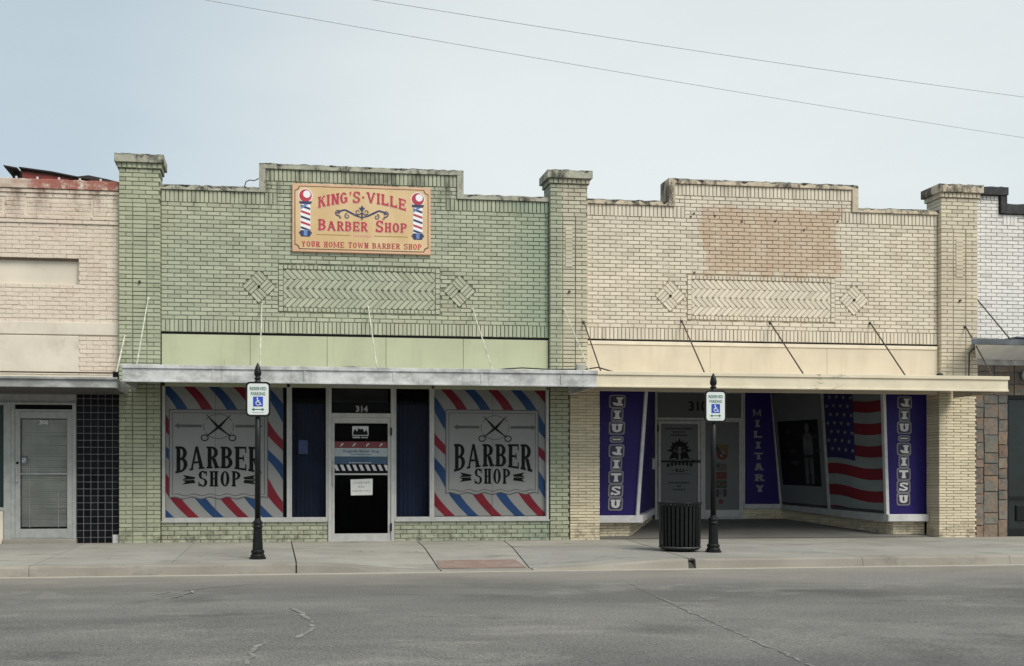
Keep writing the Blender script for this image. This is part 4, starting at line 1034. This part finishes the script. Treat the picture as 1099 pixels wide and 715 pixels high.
# ================================================================== 3. LEFT SHOP
left = thing('storefront_building', (-5.5, 0, 0), 'flaking pinkish brick shop at the left with black tile beside its door', 'building')
LX0, LX1 = -9.0, -2.60
q = MB(); yl = .03
q.box(LX0, LX1, yl+.013, .3, 2.9, 4.45, 1); q.box(-3.285, LX1, yl+.013, .3, 4.45, 4.93, 1); q.box(LX0, -3.285, yl+.15, .3, 4.45, 4.93, 1); q.box(LX0, LX1, yl+.013, .3, 4.93, 6.09, 1)
hol = [rect_hole(-4.18,-3.04,5.62,5.94), rect_hole(-5.66,-4.52,5.62,5.94), rect_hole(-9.,-3.285,4.45,4.93), rect_hole(-9.,-3.285,2.9,3.585), rect_hole(-9.,-2.6,3.585,3.81)]
field(q, LX0, LX1, 2.9, 6.09, yl, yl+.02, hol, jt=.007, course=.0745, jit=.003)
for a, c in ((-4.18,-3.04),(-5.66,-4.52)): field(q, a+.03, c-.03, 5.65, 5.91, yl+.006, yl+.03, jt=.010)
for z in (5.50, 5.575, 6.02):
    x = LX0
    while x < LX1-.05: l = min(U(.4,.6), LX1-x); q.brick(x+.004, x+l-.004, z, z+.06, yl-.02, yl+.01); x += l
q.build('wall', [M['pink_brick'], M['pink_mortar']], left)
q = MB(); q.bbox(LX0, -3.286, yl+.085, .17, 4.452, 4.87, .004); q.build('recessed_panel', M['pink_stucco'], left)
q = MB(); q.bbox(LX0, -3.285, yl-.006, .1, 2.9, 3.575, .012); q.build('sign_band', M['pink_stucco'], left)
q = MB(); q.bbox(LX0, LX1-.003, yl-.012, .1, 3.59, 3.805, .006); q.build('stucco_band', M['pink_stucco'], left)
q = MB(); rough_strip(q, LX0, LX1-.002, -.01, .34, 6.09, 6.25, amp=.01); q.build('coping', [M['red_cap'], M['red_cap']], left)
for x in (-4.33,-3.98,-3.62,-3.27,-2.92): k = MB(); k.tube([(x,.06,6.24),(x,.06,6.30)], .02, 6); k.build('coping_bolt', M['sill_white'], left)
cl = MB()
cl.bbox(LX0, -2.42, -1.3, -1.25, 2.555, 2.70, .006); cl.bbox(LX0, -2.41, -1.33, -1.301, 2.68, 2.72, .005)
cl.box(-2.46, -2.42, -1.249, -.02, 2.555, 2.70); cl.box(LX0, -2.47, -1.249, -.0, 2.67, 2.715)
co = cl.build('canopy', M['grey_canopy'], left)
q = MB(); q.box(LX0, -2.47, -1.249, -.01, 2.56, 2.59); q.build('soffit', M['soffit'], co)
q = MB(); q.bbox(LX0, -2.62, -.04, .02, 2.82, 2.90, .01); q.build('flashing', M['cream_trim'], left)
q = MB(); q.tube([(LX0,-.06,2.93),(-2.6,-.06,2.93)], .014, 6); q.build('conduit', M['rod_dark'], left)
rod(co, (-2.485,-.13,3.56), (-2.47,-1.1,2.80), M['rod_white'], .013)
q = MB(); q.bbox(-2.52,-2.44,-1.14,-1.06,2.72,2.83,.01); q.build('rod_bracket', M['black'], co)
# header above the door, tile pilaster
q = MB(); q.box(LX0, -3.32, .02, .1, 2.42, 2.9); q.build('lintel', M['alu_dull'], left)
q = MB(); q.box(-3.316, -2.592, .01, .2, -.03, 2.9, 0)
nx = 6; nz = 23
for i in range(nx):
    for k in range(nz):
        a = -3.316+.724*i/nx; z = -.02+.1195*k
        if i == nx-1 and k == 0: q.bbox(a+.006, a+.114, -.012, .012, z+.0, z+.16, .004, 2); continue
        if i == nx-1 and k == 1: z += .045
        q.bbox(a+.006, a+.724/nx-.006, .0+U(-.001,.001), .012, z+.006, min(z+.1135, -.02+.1195*(k+1)-.006), .003, 1)
q.build('tile_pilaster', [M['grout'], M['tile'], M['sill_white']], left)
f = MB(); frame_rect(f, -4.40, -3.318, .08, 2.42, -.02, .08, .065, .02, .04); f.bbox(-4.334,-3.384,-.018,.08,2.265,2.30,.004)
f.bbox(-4.52,-4.401,-.022,.08,.0,2.42,.004); f.build('door_frame', M['alu_dull'], left)
q = MB(); q.poly([(-4.334,.02,2.30),(-3.384,.02,2.30),(-3.384,.02,2.38),(-4.334,.02,2.38)]); q.build('transom_window', M['black'], left)
d = MB(); frame_rect(d, -4.333, -3.385, .10, 2.263, -.012, .03, .085, .15, .12); d.bbox(-4.247,-3.471,-.016,.025,1.18,1.205,.004); dl = d.build('door', M['alu_dull'], left)
pane(-4.248, -3.47, .25, 2.143, .0, dl)
q = MB()
for i in range(58):
    z = .285 + i*.0318; t_ = U(-.004,.004)
    q.hexa([(-4.24,.055+t_,z),(-3.475,.055,z),(-3.475,.058,z+.001),(-4.24,.058+t_,z+.001)], [(-4.24,.035+t_,z+.028),(-3.475,.035,z+.028+t_),(-3.475,.038,z+.029+t_),(-4.24,.038+t_,z+.029)])
for x in (-4.10,-3.62): q.tube([(x,.03,.27),(x,.03,2.13)], .004, 6)
q.build('blind_or_gap_strip', M['blind'], dl)
q = MB(); S = flat(-4.0,-3.72,2.03,2.13,-.004); lay_font(q, S, font_polys('306', .14, .01, .105, bold=.004), 0); q.build('street_number', M['decal_white'], dl)
q = MB(); S = flat(-4.23,-4.13,1.36,1.50,-.004); lay(q, S, [rect(0,0,.09,.13)], .0, 0); lay(q, S, ring(.045,.065,.032,.04,0,360,.012,.012,14), .001, 1); lay(q, S, ribbon([(.02,.03),(.07,.10)], .012), .002, 1); q.build('door_sticker', [plain('sticker_grey_blue', (.10,.13,.16)), M['decal_white']], dl)
q = MB(); q.tube([(-4.29,-.02,1.06),(-4.29,-.07,1.06),(-4.29,-.07,1.24),(-4.29,-.02,1.24)], .012, 8); q.build('handle', M['alu'], dl); q = MB(); q.tube([(-4.29,-.013,1.38),(-4.29,-.03,1.38)], .022, 10); q.build('lock', M['black'], dl)
q = MB(); q.bbox(-4.52, -3.30, -.10, .1, -.03, .078, .015); q.build('door_step', M['kerb'], left)
wn = pane(-9.0, -4.53, .62, 2.40, .03, left, 'display_window')
q = MB(); q.box(-9., -4.53, .25, .26, .6, 2.42); q.build('blind_or_gap_strip', plain('dim_teal_blind', (.07,.105,.10), .8, var=.2, scale=1), wn)
f = MB(); f.bbox(-9.0,-4.521,-.02,.08,.56,.62,.004); f.bbox(-9.0,-4.521,-.018,.08,2.37,2.419,.004); f.build('window_frame', M['alu_dull'], wn)
q = MB(); q.bbox(-9.0, -4.53, -.03, .2, -.03, .555, .02); q.build('bulkhead', M['pink_stucco'], left)
shell(left, LX0, -2.60, 14, 5.6, M['side_wall'], [])
q = MB(); q.box(LX0+.16, -2.76, .31, .33, -.05, 2.9); q.build('room', M['dark_room'], left)
# sheet metal shelter standing on the roof behind the parapet
rs_ = thing('roof_shelter', (-5.2, 7, 5.6), 'rusty red sheet metal shelter showing above the pinkish parapet', 'shelter')
q = MB(); q.prism([(-6.0,5.6),(-4.0,5.6),(-4.0,8.29),(-4.7,8.46),(-5.6,8.58),(-6.0,8.62)], 6.98, 7.02); q.prism([(-6.34,5.6),(-6.0,5.6),(-6.0,8.70),(-6.30,8.74)], 7.25, 7.3, 1)
for i in range(14): x = -5.95+i*.14; q.tube([(x,6.975,5.6),(x,6.975,8.35)], .014, 6)
q.build('wall', [M['red_metal'], M['rust_dark']], rs_)
q = MB(); q.prism([(-6.06,8.67),(-5.3,8.59),(-4.6,8.47),(-3.9,8.33),(-3.9,8.36),(-4.6,8.50),(-5.3,8.62),(-6.06,8.70)], 6.9, 8.6); q.prism([(-6.42,8.70),(-6.10,8.65),(-6.10,8.68),(-6.42,8.73)], 6.9, 8.6); q.prism([(-4.72,8.47),(-4.4,8.52),(-3.95,8.44),(-3.5,8.34),(-3.5,8.30),(-4.4,8.42)], 6.8, 6.88, 0); q.build('roof', M['rust_dark'], rs_)

# ================================================================== 4. RIGHT SHOP
rt = thing('storefront_building', (16.5, 0, 0), 'white painted brick shop with slate stone pilaster at the right edge', 'building')
q = MB(); q.box(13.425, 21, -.005, .3, 3.3, 6.2, 1); q.box(13.425, 13.92, -.004, .299, 6.2, 6.55, 1)
field(q, 13.422, 21, 3.45, 6.2, -.02, .0); field(q, 13.422, 13.92, 6.2, 6.46, -.02, .0); soldiers(q, 13.422, 13.90, 6.46, 6.55, -.024, .0)
for x0 in (14.0, 15.2, 16.4): soldiers(q, x0, x0+.3, 5.98, 6.19, -.028, -.0)
soldiers(q, 13.9, 21, 3.66, 3.87, -.026, -.0)
q.build('wall', [M['white_brick'], M['white_mortar']], rt)
q = MB(); rough_strip(q, 13.42, 14.06, -.09, .36, 6.552, 6.71, step=.07); rough_strip(q, 14.02, 21, -.07, .36, 6.205, 6.40, step=.1); q.box(13.925, 14.05, -.07, .34, 6.21, 6.55); q.build('coping', [M['black_cap'], M['black_cap']], rt)
c = MB(); 
c.hexa([(12.86,-.62,3.60),(21,-.62,3.60),(21,-.02,3.60),(13.43,-.02,3.60)], [(12.84,-.64,3.70),(21,-.64,3.70),(21,-.02,3.74),(13.43,-.02,3.74)])
c.bbox(14.15, 21, -.80, -.645, 3.60, 3.70, .01); c.bbox(13.9, 21, -.5, -.03, 3.745, 3.78, .01)
co = c.build('canopy', M['slate_canopy'], rt)
c = MB(); c.hexa([(13.43,-.06,3.40),(21,-.06,3.40),(21,-.03,3.40),(13.43,-.03,3.40)], [(12.95,-.60,3.595),(21,-.60,3.595),(21,-.03,3.598),(13.43,-.03,3.598)]); c.build('soffit', M['pale_soffit'], co)
rod(co, (13.43+.03,-.03,4.545), (13.62,-.62,3.72), M['rod_dark'], .012)
def stones(mb, x0, x1, z0, z1, y, cols, hmin=.16, hmax=.42):
    mb.box(x0, x1, y+.02, .25, z0, z1, 1)
    for a, b_ in cols:
        z = z0
        while z < z1-.02:
            h = min(U(hmin,hmax), z1-z); 
            if z1-z-h < .1: h = z1-z
            j = .004
            y0_ = y-U(0,.014); p = [(a+j+U(0,.014), z+j+U(0,.012)), (b_-j-U(0,.014), z+j+U(0,.012)), (b_-j-U(0,.014), z+h-j-U(0,.012)), (a+j+U(0,.014), z+h-j-U(0,.012))]
            mb.prism(p, y0_, y+.03, 0); z += h
q = MB(); stones(q, 13.428, 14.10, -.03, 2.72, -.02, [(13.428,13.60),(13.60,13.90),(13.90,14.10)]); q.build('stone_pilaster', [M['slate'], M['slate_mortar']], rt)
q = MB(); stones(q, 13.428, 21, 2.721, 3.42, .02, [(13.428+.42*i, 13.428+.42*(i+1)) for i in range(18)], .2, .3); q.build('stone_lintel', [M['slate'], M['slate_mortar']], rt)
f = MB(); frame_rect(f, 14.10, 15.25, -.02, 2.72, .03, .12, .07, .18, .07); f.bbox(14.171,15.179,.032,.1,.72,.78,.004); dr = f.build('door', M['dark_metal'], rt)
q = MB(); q.poly([(14.17,.08,.1),(15.18,.08,.1),(15.18,.08,2.65),(14.17,.08,2.65)]); q.build('pane', plain('dark_door_glass', (.012,.018,.018), .25), dr)
q = MB(); q.bbox(14.35,15.0,.05,.078,.30,.60,.01); q.build('door_panel', M['dark_metal'], dr)
q = MB(); q.lathe([(.005,3.0),(.09,3.02),(.12,3.10),(.09,3.18),(.03,3.2)], 16, (14.47,-.1)); q.box(14.44,14.50,-.05,.05,3.08,3.13,1); q.build('wall_lamp', [M['lamp_glass'], M['dark_metal']], rt, smooth=True)
q = MB(); stones(q, 15.25, 21, -.03, 2.72, .0, [(15.25+.4*i, 15.25+.4*(i+1)) for i in range(14)]); q.build('stone_wall', [M['slate'], M['slate_mortar']], rt)
shell(rt, 13.43, 21, 14, 5.6, M['side_wall'], [])

# ================================================================== GROUND
def ramp(X, Y):
    k = kerb_y(X)
    if X < .34 or X > 5.75: a = 0
    elif X < 2.2: a = (X-.34)/1.86
    elif X < 3.5: a = 1
    else: a = 1-(X-3.5)/2.25
    a = a*a*(3-2*a)
    b = max(0, min(1, (-1.7-Y)/(-1.7-k)))
    return -.118*a*b
def kheight(X): return ramp(X, kerb_y(X)+.16)
edges = [(-22,-22),(-16,-16),(-11,-11),(-8.4,-8.4),(-5.6,-5.7),(-3.0,-3.15),(-1.27,-1.31),(.34,.37),(2.25,2.62),(3.5,4.2),(5.76,6.5),(8.3,8.45),(10.6,10.8),(13.0,13.2),(15.4,15.6),(18,18.2),(22,22),(28,28)]
sw_ = MB(); g = .011
for i in range(len(edges)-1):
    (a0, a1), (b0, b1) = edges[i], edges[i+1]
    for (ty0, ty1) in ((0., .62), (.62, 1.)):          # two rows of slabs: kerb side and shop side
        nx, ny = 14, 8; v = []; f = []
        for iy in range(ny+1):
            ty = ty0 + (ty1-ty0)*iy/ny
            for ix in range(nx+1):
                tx = ix/nx
                g0, g1 = (.010 if e in (.34,2.25,3.5,5.76) else .004 for e in (a0, b0))
                xk = a0+g0+(b0-a0-g0-g1)*tx; xs = a1+g0+(b1-a1-g0-g1)*tx
                X = xk + (xs-xk)*ty; yk = kerb_y(X)+.165
                y_end = .06
                Y = yk + (y_end-yk)*ty
                if iy == 0 and ty0 > 0: Y += .003
                if iy == ny and ty1 < 1: Y -= .003
                v.append((X, Y, ramp(X, Y)))
        W_ = nx+1
        for iy in range(ny):
            for ix in range(nx): p = iy*W_+ix; f.append((p, p+1, p+W_+1, p+W_))
        base = len(v)
        loop = [ix for ix in range(nx+1)] + [iy*W_+nx for iy in range(1,ny+1)] + [ny*W_+ix for ix in range(nx-1,-1,-1)] + [iy*W_ for iy in range(ny-1,0,-1)]
        for p in loop: x, y, z = v[p]; v.append((x, y, z-.05))
        n = len(loop)
        for k in range(n): f.append((loop[k], base+k, base+(k+1) % n, loop[(k+1) % n]))
        sw_.add(v, f, 0)
# joint bed
n = 80; v = []; f = []
for i in range(n+1):
    X = -22 + 50*i/n
    for Y in (kerb_y(X)+.02, -3.2, -1.6, .3): v.append((X, Y, ramp(X, Y)-.022))
for i in range(n):
    for k in range(3): p = i*4+k; f.append((p, p+4, p+5, p+1))
sw_.add(v, f, 1)
tag(sw_.build('sidewalk', [M['walk'], M['concrete_dark']]), kind='structure')
kb = MB()
def kseg(x0, x1):
    n = max(2, int((x1-x0)/.18)); v = []; f = []
    for i in range(n+1):
        X = x0+(x1-x0)*i/n; y = kerb_y(X); h = kheight(X); lo = -.16
        e = U(-.003,.003)
        v += [(X,y+.155,h-.05),(X,y+.155,h-.001),(X,y+.03,h-.002+e),(X,y+.008,h-.010+e),(X,y-.002+e,max(h-.03,-.128)),(X,y-.018,-.128),(X,y-.02,lo)]
    for i in range(n):
        for k in range(6): p = i*7+k; f.append((p, p+1, p+8, p+7))
    f += [tuple(range(7)), tuple(n*7+k for k in range(6,-1,-1))]
    kb.add(v, f, 0)
ks = [-22,-16,-11,-8.4,-5.6,-3.0,.335,2.25,3.5,5.755,8.3,10.6,13,15.4,18,22,28]
for i in range(len(ks)-1): kseg(ks[i]+(.009 if ks[i] in (.335,2.25,3.5) else .06 if ks[i] == 5.755 else .003), ks[i+1]-(.009 if ks[i+1] in (.335,2.25,3.5) else .05 if ks[i+1] == 5.755 else .003))
# broken kerb return beside the bin
kb.hexa([(5.72,kerb_y(5.75)-.01,-.13),(5.80,kerb_y(5.75)-.012,-.13),(5.80,kerb_y(5.75)+.14,-.13),(5.68,kerb_y(5.75)+.14,-.13)], [(5.70,kerb_y(5.75)+.02,-.05),(5.78,kerb_y(5.75)+.02,-.08),(5.76,kerb_y(5.75)+.10,.003),(5.70,kerb_y(5.75)+.12,.004)], 1)
tag(kb.build('kerb', [M['kerb'], M['concrete_dark']]), kind='structure')
tp = MB(); n = 16; v = []; f = []
for i in range(n+1):
    for k in range(7):
        t_ = k/6; xk = 2.28+(3.46-2.28)*i/n; X = xk+.08*t_; Y = kerb_y(X)+.17+.85*t_; v.append((X, Y, ramp(X, Y)+.005))
for i in range(n):
    for k in range(6): p = i*7+k; f.append((p, p+7, p+8, p+1))
tp.add(v, f); tag(tp.build('tactile_paving', M['tactile']), kind='structure')
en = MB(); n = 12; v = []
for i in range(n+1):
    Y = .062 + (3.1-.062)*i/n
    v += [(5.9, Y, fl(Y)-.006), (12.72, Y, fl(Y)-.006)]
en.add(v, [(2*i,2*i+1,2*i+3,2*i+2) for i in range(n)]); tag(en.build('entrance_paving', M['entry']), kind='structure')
rd = MB(); v = []; n = 60
for i in range(n+1):
    X = -60+120*i/n; v += [(X,-40,-.13),(X,-9.,-.125),(X,kerb_y(X)+.05,-.132)]
rd.add(v, [q_ for i in range(n) for q_ in ((3*i,3*i+3,3*i+4,3*i+1),(3*i+1,3*i+4,3*i+5,3*i+2))], 0)
def crack(pts, w):
    out = []
    for i in range(len(pts)-1):
        (x0,y0),(x1,y1) = pts[i], pts[i+1]; m = max(2, int(math.hypot(x1-x0, y1-y0)/.07))
        for k in range(m): t_ = k/m; out.append((x0+(x1-x0)*t_+U(-.02,.02), y0+(y1-y0)*t_+U(-.02,.02)))
    out.append(pts[-1])
    for i in range(len(out)-1):
        (x0,y0),(x1,y1) = out[i], out[i+1]; l = math.hypot(x1-x0,y1-y0) or 1; nx, ny = -(y1-y0)/l*w/2*U(.5,1.3), (x1-x0)/l*w/2*U(.5,1.3)
        if R() < .14: continue
        z = -.1215+.0003*(i % 5)
        rd.poly([(x0+nx,y0+ny,z),(x0-nx,y0-ny,z),(x1-nx,y1-ny,z),(x1+nx,y1+ny,z)][::-1], 1)
crack([(.2,-7.75),(.27,-8.0),(.37,-8.96),(.24,-9.3),(.20,-9.45)], .05); crack([(-.03,-9.55),(-.12,-9.85),(-.15,-10.4)], .04)
crack([(-.87,-6.1),(-.82,-6.4),(-1.0,-6.85)], .035); crack([(-.2,-5.6),(-.75,-6.0),(-1.2,-6.5)], .02)
crack([(3.95,-7.4),(3.80,-8.3),(3.465,-10.8),(3.3,-12)], .024); crack([(4.3,-5.4),(4.1,-6.4),(3.95,-7.4)], .012)
tag(rd.build('road', [M['road'], M['crack']]), kind='structure')
gd = MB(); gd.poly([(-500,-500,-.2),(500,-500,-.2),(500,500,-.2),(-500,500,-.2)]); tag(gd.build('ground', M['soil']), kind='structure')

# ================================================================== STREET FURNITURE
ps = thing('parking_sign', (-.17, -3.63, 0), 'black ornamental post with parking sign before the left barber window', 'sign', 'reserved parking signs on black posts')
q = MB(); q.lathe([(.115,0),(.115,.025),(.10,.03),(.10,.05),(.082,.07),(.092,.09),(.092,.11),(.078,.125)], 24); q.build('base', M['dark_metal'], ps, True)
q = MB(); q.lathe([(.072,.125),(.058,.42),(.060,.43)], 32, flute=.10); q.lathe([(.068,.43),(.072,.445),(.060,.46),(.060,.475),(.070,.49),(.066,.51),(.046,.53),(.040,.56)], 24); q.build('fluted_foot', M['dark_metal'], ps, True)
q = MB(); q.lathe([(.040,.561),(.037,2.40)], 16); q.build('pole', M['dark_metal'], ps, True, True)
q = MB(); q.lathe([(.050,2.401),(.052,2.43),(.036,2.44),(.036,2.46),(.050,2.475),(.040,2.485),(.030,2.495),(.048,2.525),(.050,2.56),(.036,2.62),(.014,2.67),(.003,2.69)], 20); q.build('finial', M['dark_metal'], ps, True, True)
def rrect(w, h, r, cx=0, cz=0):
    pts = []
    for qx, qz, a0 in ((w/2-r,h/2-r,0),(-w/2+r,h/2-r,90),(-w/2+r,-h/2+r,180),(w/2-r,-h/2+r,270)):
        for i in range(5): a = rad(a0+22.5*i); pts.append((cx+qx+r*math.cos(a), cz+qz+r*math.sin(a)))
    return pts
zc = 2.185
q = MB(); q.prism(rrect(.335,.475,.055,.005,zc)[::-1], -.062, -.040); 
for z in (zc-.15, zc+.15): q.box(-.05,.05,-.0399,.04,z-.015,z+.015)
fo = q.build('sign_frame', M['dark_metal'], ps, True)
S = Surf((-.13,-.063,zc-.2),(.14,-.063,zc-.2),(.14,-.063,zc+.2),(-.13,-.063,zc+.2), .27, .40)
q = MB(); q.prism(rrect(.285,.425,.04,.005,zc)[::-1], -.065, -.0625, 0)
S = Surf((-.1375,-.0652,zc-.2125),(.1475,-.0652,zc-.2125),(.1475,-.0652,zc+.2125),(-.1375,-.0652,zc+.2125), .285, .425)
lay_font(q, S, font_polys('RESERVED', .1425, .335, .062, width=.225, bold=.0015), .001, 1); lay_font(q, S, font_polys('PARKING', .1425, .265, .062, width=.195, bold=.0015), .001, 1)
lay(q, S, [rect(.075,.112,.21,.247)], .001, 2)
cx_, cz_ = .1425, .18
lay(q, S, [disc(cx_-.01, cz_+.045, .011)], .002, 0); lay(q, S, ribbon([(cx_-.009,cz_+.033),(cx_-.004,cz_-.006),(cx_+.024,cz_-.008),(cx_+.036,cz_-.042),(cx_+.047,cz_-.038)], .012), .0025, 0); lay(q, S, ribbon([(cx_-.006,cz_+.014),(cx_+.02,cz_+.014)], .010), .002, 0)
lay(q, S, ring(cx_+.0, cz_-.02, .034, .034, 120, 345, .010, .010, 14), .004, 0)
lay(q, S, [rect(.075,.066,.21,.078), [(.055,.072),(.092,.095),(.092,.049)], [(.23,.072),(.193,.095),(.193,.049)]], .001, 1)
lay(q, S, [rect(.06,.028,.225,.031)], .001, 1)
q.build('sign_panel', [M['sign_white'], M['sign_green'], M['sign_blue']], ps, True)
p2_ = ps.copy(); COL.objects.link(p2_); p2_.location = (6.61, -3.16, 0); p2_['label'] = 'black ornamental post with parking sign beside the slatted trash bin'
for ch in list(ps.children):
    c_ = ch.copy(); COL.objects.link(c_); c_.parent = p2_

tb = thing('trash_can', (6.22, -2.86, 0), 'black slatted metal trash bin standing on the sidewalk near the kerb', 'trash can')
r0 = .305; ns = 30
q = MB()
for i in range(ns):
    a = 2*math.pi*i/ns; ca, sa = math.cos(a), math.sin(a); w = .020
    P = lambda r, t, z: (ca*r - sa*t, sa*r + ca*t, z)
    prof = [(r0-.012,.05),(r0-.004,.10),(r0,.45),(r0+.004,.68),(r0+.018,.735)]
    for k in range(4):
        (ra, za), (rb, zb) = prof[k], prof[k+1]
        q.hexa([P(ra-.007,-w,za),P(ra,-w,za),P(ra,w,za),P(ra-.007,w,za)], [P(rb-.007,-w,zb),P(rb,-w,zb),P(rb,w,zb),P(rb-.007,w,zb)])
q.build('slats', M['dark_metal'], tb, True)
def torus(mb, R0, r, z, n=48, m=10):
    v = []; f = []
    for i in range(n):
        a = 2*math.pi*i/n
        for k in range(m): b_ = 2*math.pi*k/m; v.append(((R0+r*math.cos(b_))*math.cos(a), (R0+r*math.cos(b_))*math.sin(a), z+r*math.sin(b_)))
    for i in range(n):
        for k in range(m): f.append((i*m+k, ((i+1) % n)*m+k, ((i+1) % n)*m+(k+1) % m, i*m+(k+1) % m))
    mb.add(v, f)
q = MB(); torus(q, r0-.004, .012, .70); torus(q, r0+.014, .010, .737); q.build('top_rim', M['dark_metal'], tb, True, True)
q = MB(); torus(q, r0-.006, .013, .065); q.build('bottom_ring', plain('worn_iron_ring', (.05,.05,.048), .5), tb, True, True)
q = MB(); q.lathe([(.24,.06),(.27,.66),(.275,.70),(.255,.70),(.22,.08)], 32); q.build('liner', M['black'], tb, True, True)
q = MB(); q.lathe([(r0-.02,.030),(r0-.02,.055)], 32)
for a in range(4): q.lathe([(.03,0),(.03,.03)], 10, (.2*math.cos(a*1.57+.78), .2*math.sin(a*1.57+.78)))
q.build('base', M['dark_metal'], tb, True)

# overhead wires running away behind the roofs
def wire(a, b, lab, ext=1.1):
    a, b = Vector(a), Vector(b); d = b-a; pts = []
    for i in range(49):
        t_ = -ext + (1+2*ext)*i/48; p = a + d*t_; p.z += .25*((t_-.5)**2) - .0625 ; pts.append(p)
    q = MB(); q.tube(pts, .006, 6); tag(q.build('overhead_wire', M['wire']), lab, 'wire', 'overhead wires')
wire((-1.4,2.97,11), (21.6,8.2,11), 'lower thin grey overhead wire crossing the pale sky above the roofs')
wire((2.06,2.6,11), (19.4,5.6,11), 'upper thin grey overhead wire crossing the pale sky near the top')

# ================================================================== LIGHT, SKY, CAMERA
SUN_EL, SUN_AZ = 50., 32.      # degrees; azimuth measured from straight in front of the shops towards their right
sd = Vector((math.sin(rad(SUN_AZ))*math.cos(rad(SUN_EL)), -math.cos(rad(SUN_AZ))*math.cos(rad(SUN_EL)), math.sin(rad(SUN_EL))))
sl = bpy.data.lights.new('sun', 'SUN'); sl.energy = 1.45; sl.angle = rad(30); sl.color = (1., .95, .86)
so = bpy.data.objects.new('sun', sl); COL.objects.link(so); so.rotation_euler = (-sd).to_track_quat('-Z', 'Y').to_euler(); so.location = (0,0,30)
w = bpy.data.worlds.new('World'); scn.world = w; w.use_nodes = True; nt = w.node_tree; nt.nodes.clear()
N = nt.nodes.new
out = N('ShaderNodeOutputWorld'); bg = N('ShaderNodeBackground'); nt.links.new(bg.outputs[0], out.inputs[0]); bg.inputs[1].default_value = .10
sky = N('ShaderNodeTexSky'); sky.sky_type = 'NISHITA'; sky.sun_disc = False; sky.sun_elevation = rad(SUN_EL); sky.sun_rotation = math.atan2(sd.x, sd.y); sky.air_density = 1.; sky.dust_density = 3.; sky.ozone_density = 1.
tc = N('ShaderNodeTexCoord')
def vm(op, a, b):
    n_ = N('ShaderNodeVectorMath'); n_.operation = op
    for i_, x_ in enumerate((a, b)):
        if isinstance(x_, bpy.types.NodeSocket): nt.links.new(x_, n_.inputs[i_])
        else: n_.inputs[i_].default_value = x_
    return n_
bd = Vector((.50, 1., .31)).normalized()
dt = vm('DOT_PRODUCT', tc.outputs['Generated'], tuple(bd)).outputs['Value']
mr = N('ShaderNodeMapRange'); mr.interpolation_type = 'SMOOTHSTEP'; nt.links.new(dt, mr.inputs[0]); mr.inputs[1].default_value = .80; mr.inputs[2].default_value = 1.0
nz = N('ShaderNodeTexNoise'); nz.inputs['Scale'].default_value = 2.2; nz.inputs['Detail'].default_value = 5; nz.inputs['Roughness'].default_value = .5
st = vm('MULTIPLY', tc.outputs['Generated'], (1., 1., 3.2)); nt.links.new(st.outputs[0], nz.inputs['Vector'])
ad = N('ShaderNodeMath'); ad.operation = 'MULTIPLY_ADD'; nt.links.new(nz.outputs[0], ad.inputs[0]); ad.inputs[1].default_value = .9; ad.inputs[2].default_value = -.45
ad2 = N('ShaderNodeMath'); ad2.operation = 'ADD'; ad2.use_clamp = True; nt.links.new(ad.outputs[0], ad2.inputs[0]); nt.links.new(mr.outputs[0], ad2.inputs[1])
cl_ = N('ShaderNodeMix'); cl_.data_type = 'RGBA'; nt.links.new(ad2.outputs[0], cl_.inputs[0])
cl_.inputs[6].default_value = (2.55, 3.0, 3.2, 1); cl_.inputs[7].default_value = (4.0, 4.18, 4.0, 1)
mx = N('ShaderNodeMix'); mx.data_type = 'RGBA'; mx.inputs[0].default_value = .85; nt.links.new(sky.outputs[0], mx.inputs[6]); nt.links.new(cl_.outputs[2], mx.inputs[7])
nt.links.new(mx.outputs[2], bg.inputs[0])

cam = bpy.data.cameras.new('camera'); co_ = bpy.data.objects.new('camera', cam); COL.objects.link(co_); scn.camera = co_
co_.location = (0, -16.5, 1.06); co_.rotation_euler = (rad(90), 0, -math.atan(.11))
cam.sensor_width = 36; cam.sensor_fit = 'HORIZONTAL'; cam.lens = 36*1000/1099
cam.shift_x = (549.5-400)/1099; cam.shift_y = (517-357.5)/1099
cam.clip_end = 2000; cam.clip_start = .05
scn.render.resolution_x = 1024; scn.render.resolution_y = 666
vs = scn.view_settings; vs.view_transform = 'Standard'; vs.look = 'None'; vs.gamma = 1; vs.exposure = 1.12; vs.use_curve_mapping = False
